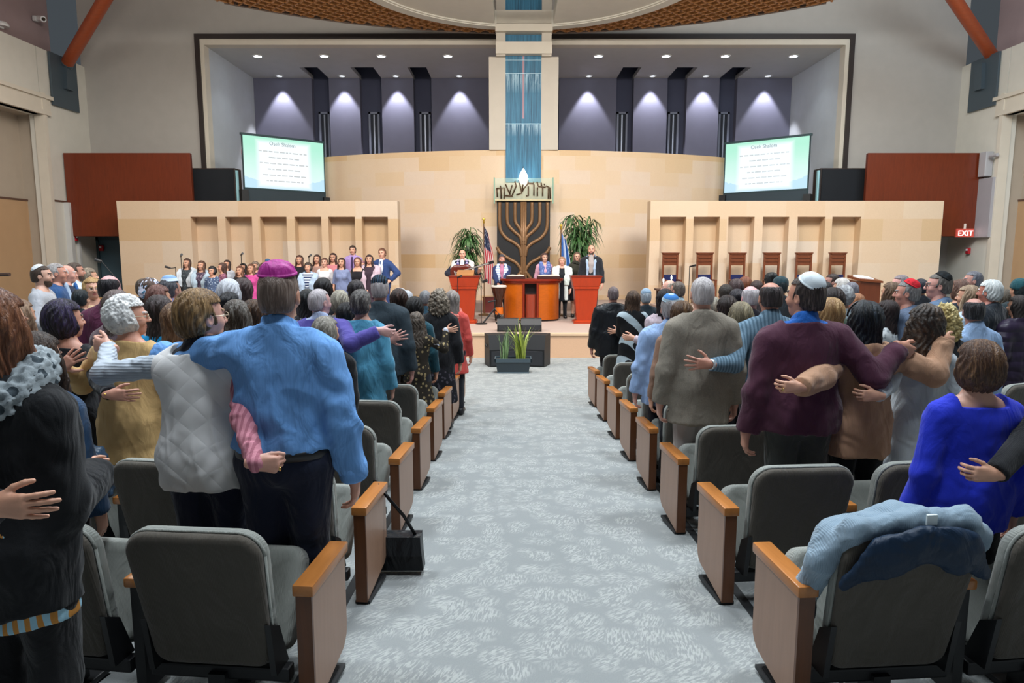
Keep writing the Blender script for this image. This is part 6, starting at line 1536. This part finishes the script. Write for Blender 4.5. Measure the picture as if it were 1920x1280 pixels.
singer(624, 474, 17.6, 'girl with long hair in coral pink behind the white dress', ('long', '3a2620', '5c4038'), ('blouse', 'c07a80'), sex='f')
singer(640, 483, 16.3, 'girl with long dark hair in a dusty blue dress', ('long', '2c1c1a', '4e3834'), ('dress', cloth('7480a4', 'sheen'), dict(sleeve=.5)), sex='f')
singer(661, 460, 17.6, 'tall boy in a lilac shirt at the back of the choir', ('boy', '2a1e18', '4a3a30'), ('shirt', 'a088c0'), base=.72, extra=[tie(cloth('3a2c50'))], tone='d0a088')
singer(670, 482, 16.4, 'girl with reddish brown hair, black top and bare shoulders', ('mid', '5a3a34', '8a645c'), ('sleeveless', cloth('17161c'), dict(nz=1.38, nt=-.1)), sex='f', bottom=('skirt', '17161c', .6))
singer(680, 489, 17.1, 'person in lilac behind the black top', ('bob', '8a5c60', 'b08088'), ('blouse', 'b09ab8'), sex='f')
singer(692, 477, 16.5, 'girl with very long dark hair in a pink and white shawl', ('straight', '241a1c', '443438'), ('dress', cloth('3a2c38')), sex='f', extra=[shawl(cloth('c0aab8'), .7)])
singer(716, 465, 16.8, 'boy in a blue suit, hand on hip, right end of the choir', ('boy', '5a3a2c', '8a604a'), ('jacket', cloth('2c4272')), bottom=('trousers', '2c4272'), extra=[shirtfront(cloth('dfe4ee'), .06), tie(cloth('55688c'))], tone='d8a890', L=('l', (-.22, .10, .98), 'cup', (.8, .5, -.1), (-1, -.3, 0)), face=172)
# on the stage
def leader(px, py, Y, label, hairs, top, **kw):
    kw.setdefault('group', GS); kw.setdefault('base', SZ); kw.setdefault('face', 180); person(px, py, Y, label, hairs, top, kw.pop('bottom', ('trousers', '17191f')), **kw)
leader(867, 468, 17.1, 'man in a dark suit and white shawl playing guitar behind the left lectern', ('bald', '5a4a40', '7a6a5c'), ('jacket', cloth('232838')), under=None, extra=[shirtfront(cloth('dfe2ea'), .06), tie(cloth('b8bccb')), shawl(cloth('d9d6d0'), 1.12), stole(cloth('5a5484', 'stripe', 'a8a0bc'), None, 'stole', 1.1, .045, .10)], tone='d8a890',
       R=('l', (.20, .22, 1.12), 'cup', (-.8, .3, -.2), (1, -.6, -.3), (0, -1, 0)), L=('l', (-.42, .26, 1.20), 'grip', (-.2, .4, .7), (-.6, -.6, -.8), (0, -1, 0)))
leader(941, 477, 17.35, 'man in blue suit, striped prayer shawl and kippah, looking down at the drum', ('short', '1e1a1c', '3a3638'), ('jacket', cloth('27345c')), hat=('bigkippah', cloth('3e3e46'), -18), tilt=-16, beard='4a3a38', extra=[shirtfront(cloth('b87a98'), .06), stole(cloth('9fb2d4', 'stripe', 'dde4f0'), None, 'prayer_shawl', .92, .06, .1)], tone='c8907c',
       L=('l', (-.05, .36, .98), 'cup', (.2, .9, -.2), (-1, -.6, 0), (0, -.2, -1)), R=('l', (.10, .36, .98), 'cup', (-.2, .9, -.2), (1, -.6, 0), (0, -.2, -1)))
leader(1021, 474, 17.7, 'woman in a pink jacket and blue patterned prayer shawl behind the reading table', ('mid', '4a3430', '7a5c54'), ('jacket', cloth('cf9cb0'), dict(collar=0)), sex='f', face=188, extra=[stole(cloth('5468a0', 'floral', '8ea0cc'), None, 'prayer_shawl', .88, .075, .08)], tone='d8a890')
leader(1054, 481, 17.4, 'woman in black with a long white fringed prayer shawl', ('mid', 'a07a5e', 'c89c7c'), ('dress', cloth('1c2026')), sex='f', face=176, extra=[shawl(cloth('dcebe4'), 1.0), stole(cloth('dfe9e6'), None, 'shawl_end', .55, .055, .12)], tone='d8a08c')
leader(1082, 472, 17.7, 'woman in a dark olive cowl sweater with glasses behind the right lectern', ('straight', '5a4438', '8a7060'), ('sweater', cloth('34342c', 'knit')), sex='f', glasses='7a5a4a', extra=[neckscarf(cloth('34342c', 'knit'), .085, .04, 1.45, 'cowl')], tone='d8a890', bottom=('skirt', '2a2228', .45))
leader(1109, 459, 17.3, 'bald man with a beard in a dark suit, right of the right lectern', (None, '4a3a30'), ('jacket', cloth('22252c')), beard='4a3a32', extra=[shirtfront(cloth('a39a98'), .07), stole(cloth('9fb4d0'), None, 'stole', .95, .03, .08)], tone='d0a08a', face=172)
# guitar held by the first man
P = at(867, 505, 17.0); o = empty('guitar', (P.x, 16.74, SZ + 1.22)); tag(o, 'reddish acoustic guitar held by the man behind the left lectern', 'guitar')
g = Field((-.32, -.08, -.26), (.3, .08, .26), .014); g.ell((-.10, 0, 0), (.19, .055, .19), .03).ell((.12, 0, .0), (.14, .05, .14), .06); g.cut(lambda x, y, z: np.abs(y) - .045 + 0 * x + 0 * z); v, q = g.mesh(1); body = mesh_obj('body', v, q, wood('5c2014', 'X', .25), o)
b = MB(); b.box(.2, .68, -.07, -.035, -.024, .024, .004); b.build('neck', wood('2e1a14', 'X', .35), o); b = MB(); b.box(.68, .82, -.06, -.04, -.035, .035, .004); b.build('headstock', paint('1a1416', .4), o); b = MB(); b.box(-.18, -.15, -.062, -.04, -.06, .06).box(-.16, .7, -.074, -.072, -.014, .014); b.build('strings', paint('c8c0b8', .3, .6), o); b = MB(); b.prism([(.05 * math.cos(a), .05 * math.sin(a)) for a in np.linspace(0, 2 * PI, 17)[:-1]], -.052, -.04, 'y'); b.build('sound_hole', paint('120a08', .7), o)
o.rotation_euler = (0, math.radians(-16), 0)
print('PEOPLE', NPEOPLE[0], [h for h in sorted(HEIGHTS) if h[0] < 1.5 or h[0] > 1.86])
